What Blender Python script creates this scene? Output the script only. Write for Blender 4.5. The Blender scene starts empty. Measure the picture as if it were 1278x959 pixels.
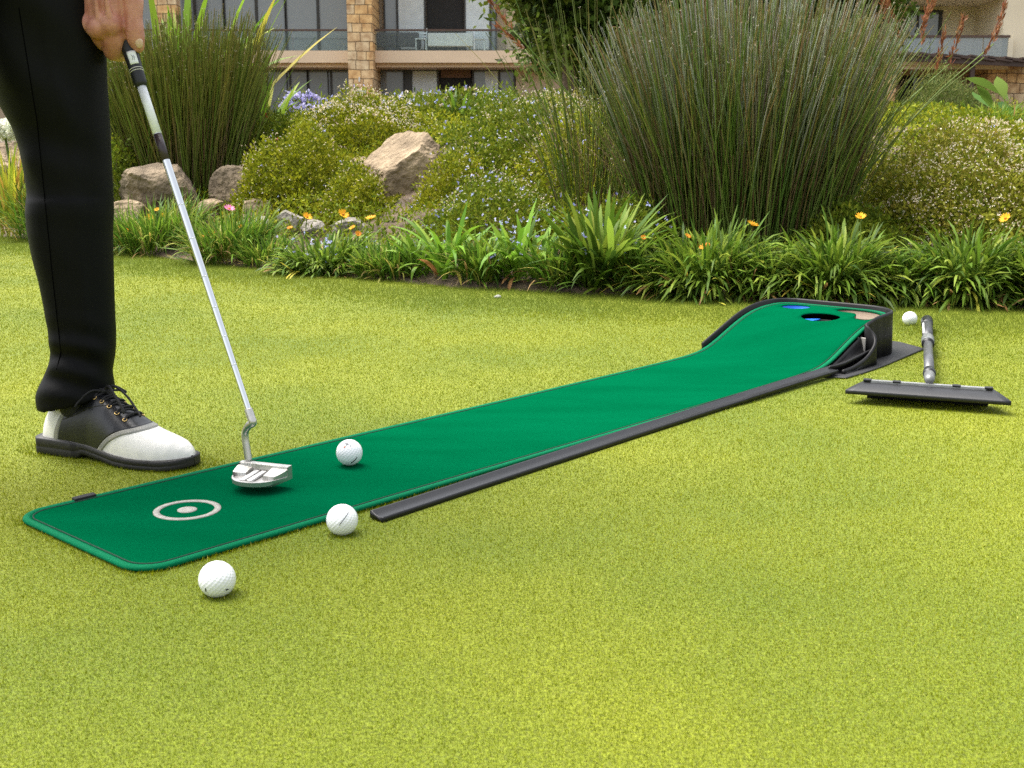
import bpy, bmesh, math, random
import numpy as np
from mathutils import Vector, Matrix
from mathutils.geometry import delaunay_2d_cdt

random.seed(7)
rng = np.random.default_rng(7)
scene = bpy.context.scene
COL = scene.collection
PI = math.pi

# ------------------------------------------------------------------ camera
IW, IH, FPX = 1278.0, 959.0, 1430.0
PITCH = math.atan((479.5 - 189.0) / FPX)
CAM_H = 0.506
cp, sp = math.cos(PITCH), math.sin(PITCH)

def ray(x, y):
    a = (x - 639.0) / FPX
    b = (y - 479.5) / FPX
    return np.array([a, cp - b * sp, -sp - b * cp])

def ground(x, y, z=0.0):
    r = ray(x, y)
    t = (z - CAM_H) / r[2]
    return np.array([0, 0, CAM_H]) + r * t

def atY(x, y, Y):
    r = ray(x, y)
    return np.array([0, 0, CAM_H]) + r * (Y / r[1])

cam_data = bpy.data.cameras.new('camera')
cam = bpy.data.objects.new('camera', cam_data)
COL.objects.link(cam)
cam.location = (0, 0, CAM_H)
cam.rotation_euler = (PI / 2 - PITCH, 0, 0)
cam_data.sensor_width = 36
cam_data.lens = 36 * FPX / IW
cam_data.clip_start = 0.05
cam_data.clip_end = 900
cam_data.dof.use_dof = True
cam_data.dof.focus_distance = 2.25
cam_data.dof.aperture_fstop = 22
scene.camera = cam

# ------------------------------------------------------------------ tagging
def tag(o, label=None, cat=None, group=None, kind=None):
    if label: o['label'] = label
    if cat: o['category'] = cat
    if group: o['group'] = group
    if kind: o['kind'] = kind
    return o

def empty(name, loc, rz=0.0):
    o = bpy.data.objects.new(name, None)
    o.empty_display_size = 0.1
    COL.objects.link(o)
    o.location = loc
    o.rotation_euler = (0, 0, rz)
    return o

def link(name, me, mat=None, parent=None, smooth=True):
    o = bpy.data.objects.new(name, me)
    COL.objects.link(o)
    if mat is not None and not me.materials:
        me.materials.append(mat)
    if parent is not None:
        o.parent = parent
    if smooth and len(me.polygons):
        me.polygons.foreach_set('use_smooth', np.ones(len(me.polygons), dtype=bool))
    return o

def np_mesh(name, V, F, tint=None):
    """V (n,3); F (m,k) all faces with k corners; tint (n,3) point colours."""
    V = np.ascontiguousarray(V, dtype=np.float32)
    F = np.ascontiguousarray(F, dtype=np.int32)
    me = bpy.data.meshes.new(name)
    me.vertices.add(len(V))
    me.vertices.foreach_set('co', V.ravel())
    m, k = F.shape
    me.loops.add(m * k)
    me.loops.foreach_set('vertex_index', F.ravel())
    me.polygons.add(m)
    me.polygons.foreach_set('loop_start', np.arange(0, m * k, k, dtype=np.int32))
    me.update(calc_edges=True)
    if tint is not None:
        c = np.ones((len(V), 4), dtype=np.float32)
        c[:, :3] = tint
        at = me.attributes.new('tint', 'FLOAT_COLOR', 'POINT')
        at.data.foreach_set('color', c.ravel())
    return me

def bm_mesh(name, bm):
    me = bpy.data.meshes.new(name)
    bm.normal_update()
    bm.to_mesh(me)
    bm.free()
    return me

def join_np(parts):
    """parts: list of (V,F,tint) with the same face size"""
    Vs, Fs, Ts, n = [], [], [], 0
    for V, F, T in parts:
        Vs.append(V); Fs.append(F + n); n += len(V)
        Ts.append(T)
    T = None if Ts[0] is None else np.concatenate(Ts)
    return np.concatenate(Vs), np.concatenate(Fs), T

def rebase(o, loc):
    """put an object's origin at loc, keeping the mesh where it is (world-built meshes)"""
    loc = Vector([float(q) for q in loc])
    o.data.transform(Matrix.Translation(-loc))
    o.location = loc
    return o

def part_under(o, root):
    """parent o (built in world space) to an empty root without moving it"""
    o.parent = root
    M = Matrix.Translation(root.location) @ root.rotation_euler.to_matrix().to_4x4()
    o.data.transform(M.inverted())
    return o

# ------------------------------------------------------------------ materials
def _nodes(name):
    m = bpy.data.materials.new(name)
    m.use_nodes = True
    nt = m.node_tree
    nt.nodes.clear()
    out = nt.nodes.new('ShaderNodeOutputMaterial')
    b = nt.nodes.new('ShaderNodeBsdfPrincipled')
    nt.links.new(b.outputs[0], out.inputs[0])
    return m, nt, b, out

def rgba(c):
    return (c[0], c[1], c[2], 1.0)

def M(name, col, rough=0.5, var=0.12, vs=12.0, bump=0.0, bs=120.0, metal=0.0, spec=0.5,
      sheen=0.0, sss=0.0, col2=None, detail=6.0, coat=0.0, aniso=0.0, bdist=0.002):
    m, nt, b, out = _nodes(name)
    N, L = nt.nodes, nt.links
    tc = N.new('ShaderNodeTexCoord')
    nz = N.new('ShaderNodeTexNoise')
    nz.inputs['Scale'].default_value = vs
    nz.inputs['Detail'].default_value = detail
    nz.inputs['Roughness'].default_value = 0.62
    L.new(tc.outputs['Object'], nz.inputs['Vector'])
    rp = N.new('ShaderNodeValToRGB')
    c1 = [q * (1 - var) for q in col]
    c2 = [min(1, q * (1 + var)) for q in (col2 or col)]
    rp.color_ramp.elements[0].position = 0.3
    rp.color_ramp.elements[1].position = 0.7
    rp.color_ramp.elements[0].color = rgba(c1)
    rp.color_ramp.elements[1].color = rgba(c2)
    L.new(nz.outputs['Fac'], rp.inputs['Fac'])
    L.new(rp.outputs['Color'], b.inputs['Base Color'])
    b.inputs['Roughness'].default_value = rough
    b.inputs['Metallic'].default_value = metal
    b.inputs['Specular IOR Level'].default_value = spec
    if sheen:
        b.inputs['Sheen Weight'].default_value = sheen
        b.inputs['Sheen Roughness'].default_value = 0.4
    if sss:
        b.inputs['Subsurface Weight'].default_value = sss
        b.inputs['Subsurface Radius'].default_value = (0.012, 0.004, 0.002)
        b.inputs['Subsurface Scale'].default_value = 0.6
    if coat:
        b.inputs['Coat Weight'].default_value = coat
    if bump:
        n2 = N.new('ShaderNodeTexNoise')
        n2.inputs['Scale'].default_value = bs
        n2.inputs['Detail'].default_value = 4
        L.new(tc.outputs['Object'], n2.inputs['Vector'])
        bp = N.new('ShaderNodeBump')
        bp.inputs['Strength'].default_value = bump
        bp.inputs['Distance'].default_value = bdist
        L.new(n2.outputs['Fac'], bp.inputs['Height'])
        L.new(bp.outputs['Normal'], b.inputs['Normal'])
    return m

def leaf_mat(name, rough=0.5, trans=0.3, spec=0.35):
    """colour from the per-leaf 'tint' attribute, part of the light goes through"""
    m, nt, b, out = _nodes(name)
    N, L = nt.nodes, nt.links
    at = N.new('ShaderNodeAttribute')
    at.attribute_name = 'tint'
    L.new(at.outputs['Color'], b.inputs['Base Color'])
    b.inputs['Roughness'].default_value = rough
    b.inputs['Specular IOR Level'].default_value = spec
    tr = N.new('ShaderNodeBsdfTranslucent')
    L.new(at.outputs['Color'], tr.inputs['Color'])
    mx = N.new('ShaderNodeMixShader')
    mx.inputs[0].default_value = trans
    L.new(b.outputs[0], mx.inputs[1])
    L.new(tr.outputs[0], mx.inputs[2])
    L.new(mx.outputs[0], out.inputs[0])
    return m

# ------------------------------------------------------------------ shapes
def bm_box(bm, c, s, rz=0.0, bev=0.0):
    r = bmesh.ops.create_cube(bm, size=1.0)
    vs = r['verts']
    bmesh.ops.scale(bm, vec=s, verts=vs)
    if bev:
        es = list({e for v in vs for e in v.link_edges})
        rr = bmesh.ops.bevel(bm, geom=es, offset=bev, segments=2, affect='EDGES', profile=0.5)
        vs = list({v for f in rr['faces'] for v in f.verts} | {v for v in vs if v.is_valid})
    if rz:
        bmesh.ops.rotate(bm, cent=(0, 0, 0), matrix=Matrix.Rotation(rz, 3, 'Z'), verts=vs)
    bmesh.ops.translate(bm, vec=c, verts=vs)
    return vs

def boxes(name, lst, mat, parent, bev=0.0):
    bm = bmesh.new()
    for c, s in lst:
        bm_box(bm, c, s, 0, bev)
    return link(name, bm_mesh(name, bm), mat, parent, smooth=False)

def box_between(x0, x1, y0, y1, z0, z1):
    return ((x0 + x1) / 2, (y0 + y1) / 2, (z0 + z1) / 2), (abs(x1 - x0), abs(y1 - y0), abs(z1 - z0))

def frames(P):
    """parallel-transported frames along a polyline P (n,3)"""
    P = np.asarray(P, float)
    T = np.gradient(P, axis=0)
    T /= np.linalg.norm(T, axis=1)[:, None] + 1e-12
    ref = np.array([0, 0, 1.0]) if abs(T[0][2]) < 0.9 else np.array([1.0, 0, 0])
    Nn = np.cross(ref, T[0]); Nn /= np.linalg.norm(Nn)
    A, B = [], []
    for t in T:
        Nn = Nn - t * np.dot(Nn, t)
        Nn /= np.linalg.norm(Nn)
        A.append(Nn.copy()); B.append(np.cross(t, Nn))
    return T, np.array(A), np.array(B)

def tube_np(P, R, k=8, caps=True):
    P = np.asarray(P, float); n = len(P)
    R = np.broadcast_to(np.asarray(R, float), (n,))
    T, A, B = frames(P)
    if caps:   # add shrinking end rings so that the ends close
        P = np.vstack([P[0], P, P[-1]]); A = np.vstack([A[0], A, A[-1]]); B = np.vstack([B[0], B, B[-1]])
        R = np.concatenate([[1e-5], R, [1e-5]]); n += 2
    th = np.linspace(0, 2 * PI, k, endpoint=False)
    V = P[:, None, :] + R[:, None, None] * (np.cos(th)[None, :, None] * A[:, None, :] + np.sin(th)[None, :, None] * B[:, None, :])
    i = np.arange(n - 1)[:, None] * k; j = np.arange(k)[None, :]; j2 = (j + 1) % k
    F = np.stack([i + j, i + j2, i + k + j2, i + k + j], axis=-1).reshape(-1, 4)
    return V.reshape(-1, 3), F

def tube(name, P, R, mat, parent=None, k=12):
    V, F = tube_np(P, R, k)
    return link(name, np_mesh(name, V, F), mat, parent)

def spline(P, n=40):
    """Catmull-Rom through points"""
    P = np.asarray(P, float)
    Q = np.vstack([2 * P[0] - P[1], P, 2 * P[-1] - P[-2]])
    m = len(P) - 1
    out = []
    ts = np.linspace(0, m, n)
    for t in ts:
        i = min(int(t), m - 1); f = t - i
        a, b, c, d = Q[i], Q[i + 1], Q[i + 2], Q[i + 3]
        out.append(0.5 * ((2 * b) + (-a + c) * f + (2 * a - 5 * b + 4 * c - d) * f * f + (-a + 3 * b - 3 * c + d) * f ** 3))
    return np.array(out)

def grid_faces(nu, nv, wrap_v=False):
    i = np.arange(nu - 1)[:, None]
    jn = nv if wrap_v else nv - 1
    j = np.arange(jn)[None, :]
    j2 = (j + 1) % nv
    return np.stack([i * nv + j, i * nv + j2, (i + 1) * nv + j2, (i + 1) * nv + j], axis=-1).reshape(-1, 4)

def in_poly(x, y, poly):
    poly = np.asarray(poly)
    inside = np.zeros(np.shape(x), bool)
    n = len(poly)
    for i in range(n):
        x0, y0 = poly[i]; x1, y1 = poly[(i + 1) % n]
        c = ((y0 > y) != (y1 > y)) & (x < (x1 - x0) * (y - y0) / (y1 - y0 + 1e-12) + x0)
        inside ^= c
    return inside

_W = rng.normal(size=(24, 3)); _PH = rng.uniform(0, 2 * PI, 24)
def wob(P, scale=1.0, seed=0, octs=4):
    """cheap smooth 3-D noise in about -1..1 from summed sines"""
    P = np.asarray(P, float) * scale
    out = np.zeros(P.shape[:-1]); amp = 1.0; tot = 0
    for o in range(octs):
        for k in range(4):
            w = _W[(o * 4 + k + seed * 5) % 24]
            out += amp * np.sin(P @ (w * (2.1 ** o)) + _PH[(o * 4 + k + seed * 3) % 24] + seed)
        tot += amp * 2.2; amp *= 0.55
    return out / tot

def remesh(name, parts, voxel, mat, smooth_it=3, parent=None, fac=0.5):
    """fuse overlapping closed quads shells into one continuous surface"""
    V, F, _ = join_np([(v, f, None) for v, f in parts])
    me = np_mesh(name + '_raw', V, F)
    o = bpy.data.objects.new(name, me)
    COL.objects.link(o)
    r = o.modifiers.new('r', 'REMESH'); r.mode = 'VOXEL'; r.voxel_size = voxel
    s = o.modifiers.new('s', 'SMOOTH'); s.iterations = smooth_it; s.factor = fac
    dg = bpy.context.evaluated_depsgraph_get()
    dg.update()
    me2 = bpy.data.meshes.new_from_object(o.evaluated_get(dg))
    o.modifiers.clear()
    o.data = me2
    bpy.data.meshes.remove(me)
    me2.name = name
    me2.materials.clear()
    me2.materials.append(mat)
    me2.polygons.foreach_set('use_smooth', np.ones(len(me2.polygons), dtype=bool))
    if parent is not None:
        part_under(o, parent)
    return o

def capsule(P, R, k=14, n=10):
    """rounded tapered limb through points P with radii R"""
    P = np.asarray(P, float); R = np.asarray(R, float)
    m = len(P)
    ts = np.linspace(0, m - 1, max(n, (m - 1) * 6))
    Q = spline(P, len(ts)) if m > 2 else np.array([P[0] + (P[1] - P[0]) * t for t in ts])
    r = np.interp(ts, np.arange(m), R)
    t0 = Q[0] - Q[1]; t0 /= np.linalg.norm(t0)
    t1 = Q[-1] - Q[-2]; t1 /= np.linalg.norm(t1)
    a = np.radians([80, 55, 30])
    pre = [Q[0] + t0 * r[0] * math.sin(x) for x in a]; prr = [r[0] * math.cos(x) for x in a]
    post = [Q[-1] + t1 * r[-1] * math.sin(x) for x in a[::-1]]; por = [r[-1] * math.cos(x) for x in a[::-1]]
    return tube_np(np.vstack([pre, Q, post]), np.concatenate([prr, r, por]), k)

def ellipsoid(c, r, n=16, k=20, rot=None):
    th = np.linspace(0.02, PI - 0.02, n)
    P = np.array([[0, 0, -math.cos(t)] for t in th]); R = np.sin(th)
    V, F = tube_np(P, R, k)
    V = V * np.asarray(r)
    if rot is not None:
        V = V @ np.asarray(rot).T
    return V + np.asarray(c), F
# ------------------------------------------------------------------ light, sky
w = bpy.data.worlds.new('World'); scene.world = w
w.use_nodes = True
nt = w.node_tree; nt.nodes.clear()
wo = nt.nodes.new('ShaderNodeOutputWorld'); bg = nt.nodes.new('ShaderNodeBackground')
sky = nt.nodes.new('ShaderNodeTexSky'); sky.sky_type = 'NISHITA'; sky.sun_disc = False
SUN_EL, SUN_DIR = math.radians(67), np.array([-0.80, 0.42])   # light comes from the left
az = math.atan2(SUN_DIR[0], SUN_DIR[1])                           # clockwise from +Y
sky.sun_elevation = SUN_EL; sky.sun_rotation = az
sky.air_density = 1.0; sky.dust_density = 4.0; sky.ozone_density = 1.0
bg.inputs['Strength'].default_value = 0.15
hs = nt.nodes.new('ShaderNodeHueSaturation'); hs.inputs['Saturation'].default_value = .30
nt.links.new(sky.outputs[0], hs.inputs['Color']); nt.links.new(hs.outputs[0], bg.inputs[0]); nt.links.new(bg.outputs[0], wo.inputs[0])
sd = bpy.data.lights.new('sun', 'SUN'); sd.energy = 2.7; sd.angle = math.radians(42); sd.color = (1.0, 0.95, 0.87)
so = bpy.data.objects.new('sun', sd); COL.objects.link(so)
dv = Vector((SUN_DIR[0], SUN_DIR[1], 0)).normalized() * math.cos(SUN_EL) + Vector((0, 0, math.sin(SUN_EL)))
so.rotation_euler = dv.to_track_quat('Z', 'Y').to_euler()
so.location = (-6, -2, 9)
vs = scene.view_settings
vs.view_transform = 'Standard'; vs.look = 'None'; vs.exposure = 1.38; vs.gamma = 1.0; vs.use_curve_mapping = False
scene.cycles.use_denoising = False
scene.cycles.max_bounces = 6
scene.cycles.transparent_max_bounces = 8
scene.cycles.caustics_reflective = False; scene.cycles.caustics_refractive = False

# ------------------------------------------------------------------ ground
EX = np.array([-60, -15, -5, -3.11, -2.04, -1.08, -.44, .17, .61, .98, 1.29, 1.63, 2.6, 6, 60])
EY = np.array([40, 14.5, 8.7, 7.0, 5.88, 4.99, 4.48, 4.10, 3.97, 3.86, 3.76, 3.64, 3.35, 2.6, -4])
def edge_y(x):
    return np.interp(x, EX, EY) + 0.035 * np.sin(np.asarray(x) * 5.1) + 0.02 * np.sin(np.asarray(x) * 13.0 + 1)

TT = np.array([-0.3, 0.0, 0.15, 0.6, 1.2, 2.0, 2.8, 4.0, 8.0, 20.0, 45.0, 60.0, 900])
TZ = np.array([-0.05, -0.004, 0.03, 0.10, 0.24, 0.44, 0.58, 0.64, 0.80, 1.2, 1.75, 1.9, 1.9])
def bank_z(x, y):
    x = np.asarray(x, float); y = np.asarray(y, float)
    t = y - edge_y(x)
    z = np.interp(t, TT, TZ)
    # the corner of the bed at the far left is lower and flatter
    k = np.clip((-x - 2.2) / 1.5, 0, 1) * np.clip(1 - t / 12.0, 0, 1)
    z = np.where(t > 0.1, z * (1 - 0.55 * k), z)
    n = wob(np.stack([x, y, 0 * x], -1), 2.3, 1)
    return z + n * 0.03 * np.clip(t, 0, 1)

def lawn_tint(x, y):
    """mown stripes, worn and lusher patches: 0 lush green .. 1 yellow"""
    P = np.stack([x, y, 0 * x], -1)
    a = 0.52 + 0.22 * wob(P, 1.1, 2) + 0.13 * wob(P, 4.0, 3) + 0.08 * wob(P, 11.0, 4)
    a = a + 0.11 * np.tanh(4 * np.sin((y - 0.28 * x) * 4.2 + 0.7))
    t = edge_y(x) - y
    fr = np.clip((0.75 - t) / 0.35, 0, 1)               # longer, greener fringe along the bed
    return np.clip(a - 0.20 * fr, 0, 1), fr

def lawn_material():
    m, nt, b, out = _nodes('lawn_turf')
    N, L = nt.nodes, nt.links
    tc = N.new('ShaderNodeTexCoord')
    n1 = N.new('ShaderNodeTexNoise'); n1.inputs['Scale'].default_value = 1.5; n1.inputs['Detail'].default_value = 8
    n2 = N.new('ShaderNodeTexNoise'); n2.inputs['Scale'].default_value = 260; n2.inputs['Detail'].default_value = 3
    L.new(tc.outputs['Object'], n1.inputs['Vector']); L.new(tc.outputs['Object'], n2.inputs['Vector'])
    r1 = N.new('ShaderNodeValToRGB')
    r1.color_ramp.elements[0].position = .35; r1.color_ramp.elements[0].color = (.106, .150, .003, 1)
    r1.color_ramp.elements[1].position = .68; r1.color_ramp.elements[1].color = (.195, .220, .004, 1)
    r2 = N.new('ShaderNodeValToRGB')
    r2.color_ramp.elements[0].position = .32; r2.color_ramp.elements[0].color = (.5, .5, .5, 1)
    r2.color_ramp.elements[1].position = .62; r2.color_ramp.elements[1].color = (1.1, 1.1, 1.1, 1)
    L.new(n1.outputs['Fac'], r1.inputs['Fac']); L.new(n2.outputs['Fac'], r2.inputs['Fac'])
    mx = N.new('ShaderNodeMix'); mx.data_type = 'RGBA'; mx.blend_type = 'MULTIPLY'; mx.inputs[0].default_value = 1
    L.new(r1.outputs[0], mx.inputs[6]); L.new(r2.outputs[0], mx.inputs[7])
    L.new(mx.outputs[2], b.inputs['Base Color'])
    b.inputs['Roughness'].default_value = .9
    bp = N.new('ShaderNodeBump'); bp.inputs['Strength'].default_value = .6; bp.inputs['Distance'].default_value = .004
    L.new(n2.outputs['Fac'], bp.inputs['Height']); L.new(bp.outputs[0], b.inputs['Normal'])
    return m

g = np.concatenate([-np.geomspace(1, 400, 24)[::-1], np.linspace(-.9, .9, 10), np.geomspace(1, 400, 24)])
GX, GY = np.meshgrid(g, g, indexing='ij')
lawn = link('lawn', np_mesh('lawn', np.stack([GX, GY, 0 * GX - 0.0], -1).reshape(-1, 3), grid_faces(len(g), len(g))[:, ::-1]), lawn_material())
tag(lawn, 'yellow green mown lawn in front of the planted bank', 'lawn', kind='structure')

# bed (soil bank behind the lawn edge)
soil = M('bed_soil', (.055, .036, .022), .95, .55, 9, bump=1.0, bs=40, col2=(.10, .07, .042), bdist=.02)
bx = np.concatenate([np.linspace(-60, -6, 22), np.linspace(-5.8, 5.8, 130), np.linspace(6, 60, 22)])
bt = np.concatenate([np.linspace(-.12, 5, 90), np.geomspace(5.2, 120, 34)])
BX, BT = np.meshgrid(bx, bt, indexing='ij')
BY = edge_y(BX) + BT
BZ = bank_z(BX, BY) + np.where(BT > .05, .012 * wob(np.stack([BX, BY, 0 * BX], -1), 22, 2), 0)
bed = link('planting_bed', np_mesh('planting_bed', np.stack([BX, BY, BZ], -1).reshape(-1, 3), grid_faces(len(bx), len(bt))[:, ::-1]), soil)
tag(bed, 'dark soil bank rising behind the lawn under the plants', 'planting bed', kind='structure')

# short turf blades: one countless mass
def grass_blades(n, seed):
    r = np.random.default_rng(seed)
    Y = 0.8 * np.exp(r.uniform(0, math.log(8.6 / 0.8), n))      # density ~ 1/Y^2 over a wedge
    X = r.uniform(-.72, .72, n) * (Y + .25)
    ok = Y < edge_y(X) + 0.05
    for poly in NO_GRASS:
        ok &= ~in_poly(X, Y, poly)
    X, Y = X[ok], Y[ok]; n = len(X)
    a, fr = lawn_tint(X, Y)
    wdt = .00062 * Y ** .80 * r.uniform(.7, 1.4, n)
    hgt = .0024 * Y ** .40 * r.uniform(.55, 1.35, n) * (1 + 1.5 * fr)
    # blades stand taller where the mower cannot reach: round the balls, the shoe and the mat edge
    near = np.zeros(n, bool)
    for q in BALL_SPOTS: near |= (X - q[0]) ** 2 + (Y - q[1]) ** 2 < .021 ** 2
    ds_, dw_ = (X - MO[0]) * u[0] + (Y - MO[1]) * u[1], (X - MO[0]) * v[0] + (Y - MO[1]) * v[1]
    near |= (ds_ > -.012) & (ds_ < 1.7) & (dw_ > -.012) & (dw_ < MATW + .010)
    k_ = np.clip(((X - SA[0]) * sx_[0] + (Y - SA[1]) * sx_[1]), 0, sl)
    near |= (X - SA[0] - sx_[0] * k_) ** 2 + (Y - SA[1] - sx_[1] * k_) ** 2 < .056 ** 2
    hgt = np.where(near, hgt * 1.75, hgt)
    az = r.uniform(0, 2 * PI, n); ln = r.uniform(.2, 1.5, n)
    hx, hy = np.cos(az), np.sin(az)
    az2 = az + PI / 2 + r.normal(0, .5, n)
    sx, sy = np.cos(az2) * wdt / 2, np.sin(az2) * wdt / 2
    V = np.zeros((n, 3, 3))
    V[:, 0] = np.stack([X - sx, Y - sy, np.full(n, -.001)], -1)
    V[:, 1] = np.stack([X + sx, Y + sy, np.full(n, -.001)], -1)
    V[:, 2] = np.stack([X + hx * hgt * ln * .8, Y + hy * hgt * ln * .8, hgt], -1)
    j = np.clip(a + r.normal(0, .28, n), 0, 1)[:, None]
    lush, yel = np.array([.112, .168, .003]), np.array([.266, .278, .004])
    c = lush * (1 - j) + yel * j
    c *= r.uniform(.68, 1.26, n)[:, None]
    straw = r.random(n) < .05 * (1 - fr)
    c[straw] = np.array([.60, .56, .13]) * r.uniform(.7, 1.1, straw.sum())[:, None]
    fg = fr[:, None]
    c = c * (1 - .45 * fg) + np.array([.17, .215, .055]) * .45 * fg
    return V.reshape(-1, 3), np.arange(3 * n).reshape(n, 3), np.repeat(c, 3, 0)
# ------------------------------------------------------------------ putting mat (local frame: x along, y across to the left)
UA = math.radians(47.9)
u = np.array([math.cos(UA), math.sin(UA), 0]); v = np.array([u[1], -u[0], 0])
MO = .67 * u - 1.55 * v
def mw(s, w_, z=0.0):
    """mat station s, offset w_ to the right, height z -> world"""
    return MO + np.multiply.outer(s, u) + np.multiply.outer(w_, v) + np.multiply.outer(z, np.array([0, 0, 1.0]))

MATW, MATL = .338, 2.160
PS = np.array([0, 1.1, 1.40, 1.62, 1.70, 1.755, 1.80, 1.86, 1.92, 1.97, 2.02, 2.08, 2.3])
PZ = np.array([.007, .007, .008, .0095, .0115, .017, .029, .0525, .0745, .0885, .0965, .0995, .0995])
_ss = np.linspace(0, 2.3, 461); _k = np.ones(15) / 15
_zz = np.convolve(np.pad(np.interp(_ss, PS, PZ), 7, mode='edge'), _k, 'valid')
def mat_z(s):
    return np.interp(s, _ss, _zz)

def round_rect(s0, s1, w0, w1, r0, r1, n=8):
    """outline, corners of radius r0 at the near end and r1 at the far end"""
    pts = []
    for (cx, cy, a0, r) in ((s0 + r0, w0 + r0, -PI / 2, r0), (s0 + r0, w1 - r0, PI, r0), (s1 - r1 - .045, w1 - r1 - .045, PI / 2, r1 + .045), (s1 - r1, w0 + r1, 0, r1)):
        for k in range(n + 1):
            a = a0 - k / n * PI / 2
            pts.append((cx + r * math.cos(a), cy + r * math.sin(a)))
    return pts

def densify(pts, step):
    out = []
    for (a, b), (c, d) in zip(pts, pts[1:] + pts[:1]):
        m = max(1, int(math.hypot(c - a, d - b) / step))
        for i in range(m):
            out.append((a + (c - a) * i / m, b + (d - b) * i / m))
    return out

OUT = densify(round_rect(0, MATL, 0, MATW, .045, .055), .02)
INN = densify(round_rect(.008, MATL - .008, .008, MATW - .008, .038, .048), .02)
def ell(cs, cw, rs, rw, rot=0, n=36):
    return [(cs + rs * math.cos(a) * math.cos(rot) - rw * math.sin(a) * math.sin(rot), cw + rs * math.cos(a) * math.sin(rot) + rw * math.sin(a) * math.cos(rot))
            for a in np.linspace(0, 2 * PI, n, endpoint=False)]
HOLE_A = ell(2.096, .074, .037, .038)
HOLE_B = ell(2.004, .193, .037, .051)
_kc = [(2.112, .172), (2.150, .190), (2.152, .240), (2.132, .290), (2.090, .322), (2.040, .327), (2.008, .316), (2.012, .285), (2.040, .268), (2.062, .262), (2.085, .240), (2.088, .205)]
HOLE_C = [(2.080 + (p[0] - 2.080) * .90, .248 + (p[1] - .248) * .90) for p in spline(np.array(_kc + _kc[:1]), 49)[:-1]]
HOLES = [HOLE_A, HOLE_B, HOLE_C]

putting_mat = empty('putting_mat', tuple(mw(0., 0., 0.)))
tag(putting_mat, 'long green putting mat with a black ramp and three holes at its far end', 'putting mat')

def under_mat(name, V, F, mat, parent=putting_mat, smooth=True, me=None):
    me = me or np_mesh(name, V, F)
    me.transform(Matrix.Translation(-putting_mat.location))
    return link(name, me, mat, parent, smooth)

def felt_material():
    m, nt, b, out = _nodes('green_felt')
    N, L = nt.nodes, nt.links
    tc = N.new('ShaderNodeTexCoord')
    n1 = N.new('ShaderNodeTexNoise'); n1.inputs['Scale'].default_value = 7; n1.inputs['Detail'].default_value = 5
    mp = N.new('ShaderNodeMapping'); mp.inputs['Rotation'].default_value[2] = -UA; mp.inputs['Scale'].default_value = (.4, 1.6, 1)
    L.new(tc.outputs['Object'], mp.inputs[0]); L.new(mp.outputs[0], n1.inputs['Vector'])
    n2 = N.new('ShaderNodeTexNoise'); n2.inputs['Scale'].default_value = 900; n2.inputs['Detail'].default_value = 2
    L.new(tc.outputs['Object'], n2.inputs['Vector'])
    r1 = N.new('ShaderNodeValToRGB')
    r1.color_ramp.elements[0].position = .3; r1.color_ramp.elements[0].color = (.0002, .064, .024, 1)
    r1.color_ramp.elements[1].position = .7; r1.color_ramp.elements[1].color = (.0003, .080, .031, 1)
    L.new(n1.outputs['Fac'], r1.inputs[0])
    L.new(r1.outputs[0], b.inputs['Base Color'])
    b.inputs['Roughness'].default_value = .95; b.inputs['Specular IOR Level'].default_value = .0
    b.inputs['Sheen Weight'].default_value = .0; b.inputs['Sheen Roughness'].default_value = .5
    b.inputs['Sheen Tint'].default_value = (.2, .9, .55, 1)
    bp = N.new('ShaderNodeBump'); bp.inputs['Strength'].default_value = .35; bp.inputs['Distance'].default_value = .0015
    L.new(n2.outputs['Fac'], bp.inputs['Height'])
    b2 = N.new('ShaderNodeBump'); b2.inputs['Strength'].default_value = .5; b2.inputs['Distance'].default_value = .006
    L.new(n1.outputs['Fac'], b2.inputs['Height']); L.new(bp.outputs[0], b2.inputs['Normal']); L.new(b2.outputs[0], b.inputs['Normal'])
    return m
felt = felt_material()
binding = M('green_binding', (.0006, .120, .050), .7, .12, 400, bump=.5, bs=900, bdist=.001, spec=.05)
black_plastic = M('black_plastic', (.0085, .0082, .0085), .48, .2, 40, bump=.15, bs=700, bdist=.0006, spec=.22)

def flat_with_holes(outline, holes, zf, grid=.018):
    pts, eds = [], []
    for lp in [outline] + holes:
        b0 = len(pts)
        pts += lp
        eds += [(b0 + i, b0 + (i + 1) % len(lp)) for i in range(len(lp))]
    A = np.array(outline)
    s0, w0 = A.min(0); s1, w1 = A.max(0)
    gx, gy = np.meshgrid(np.arange(s0, s1, grid), np.arange(w0, w1, grid), indexing='ij')
    gx = gx.ravel(); gy = gy.ravel()
    ok = in_poly(gx, gy, outline)
    for h in holes: ok &= ~in_poly(gx, gy, h)
    pts += list(zip(gx[ok], gy[ok]))
    vo, eo, fo, *_ = delaunay_2d_cdt([Vector(p) for p in pts], eds, [], 0, 1e-5)
    V2 = np.array([tuple(p) for p in vo])
    F = np.array([f for f in fo if len(f) == 3])
    C = V2[F].mean(1)
    keep = in_poly(C[:, 0], C[:, 1], outline)
    for h in holes: keep &= ~in_poly(C[:, 0], C[:, 1], h)
    F = F[keep]
    # counter-clockwise in (s,w) faces down in world because w runs to the right
    V = mw(V2[:, 0], V2[:, 1], zf(V2[:, 0]))
    return V, F[:, ::-1], V2

V, F, V2 = flat_with_holes(INN, HOLES, lambda s: mat_z(s))
felt_mat = under_mat('felt_mat', V, F, felt)
sol = felt_mat.modifiers.new('thickness', 'SOLIDIFY'); sol.thickness = .0025; sol.offset = -1

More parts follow.
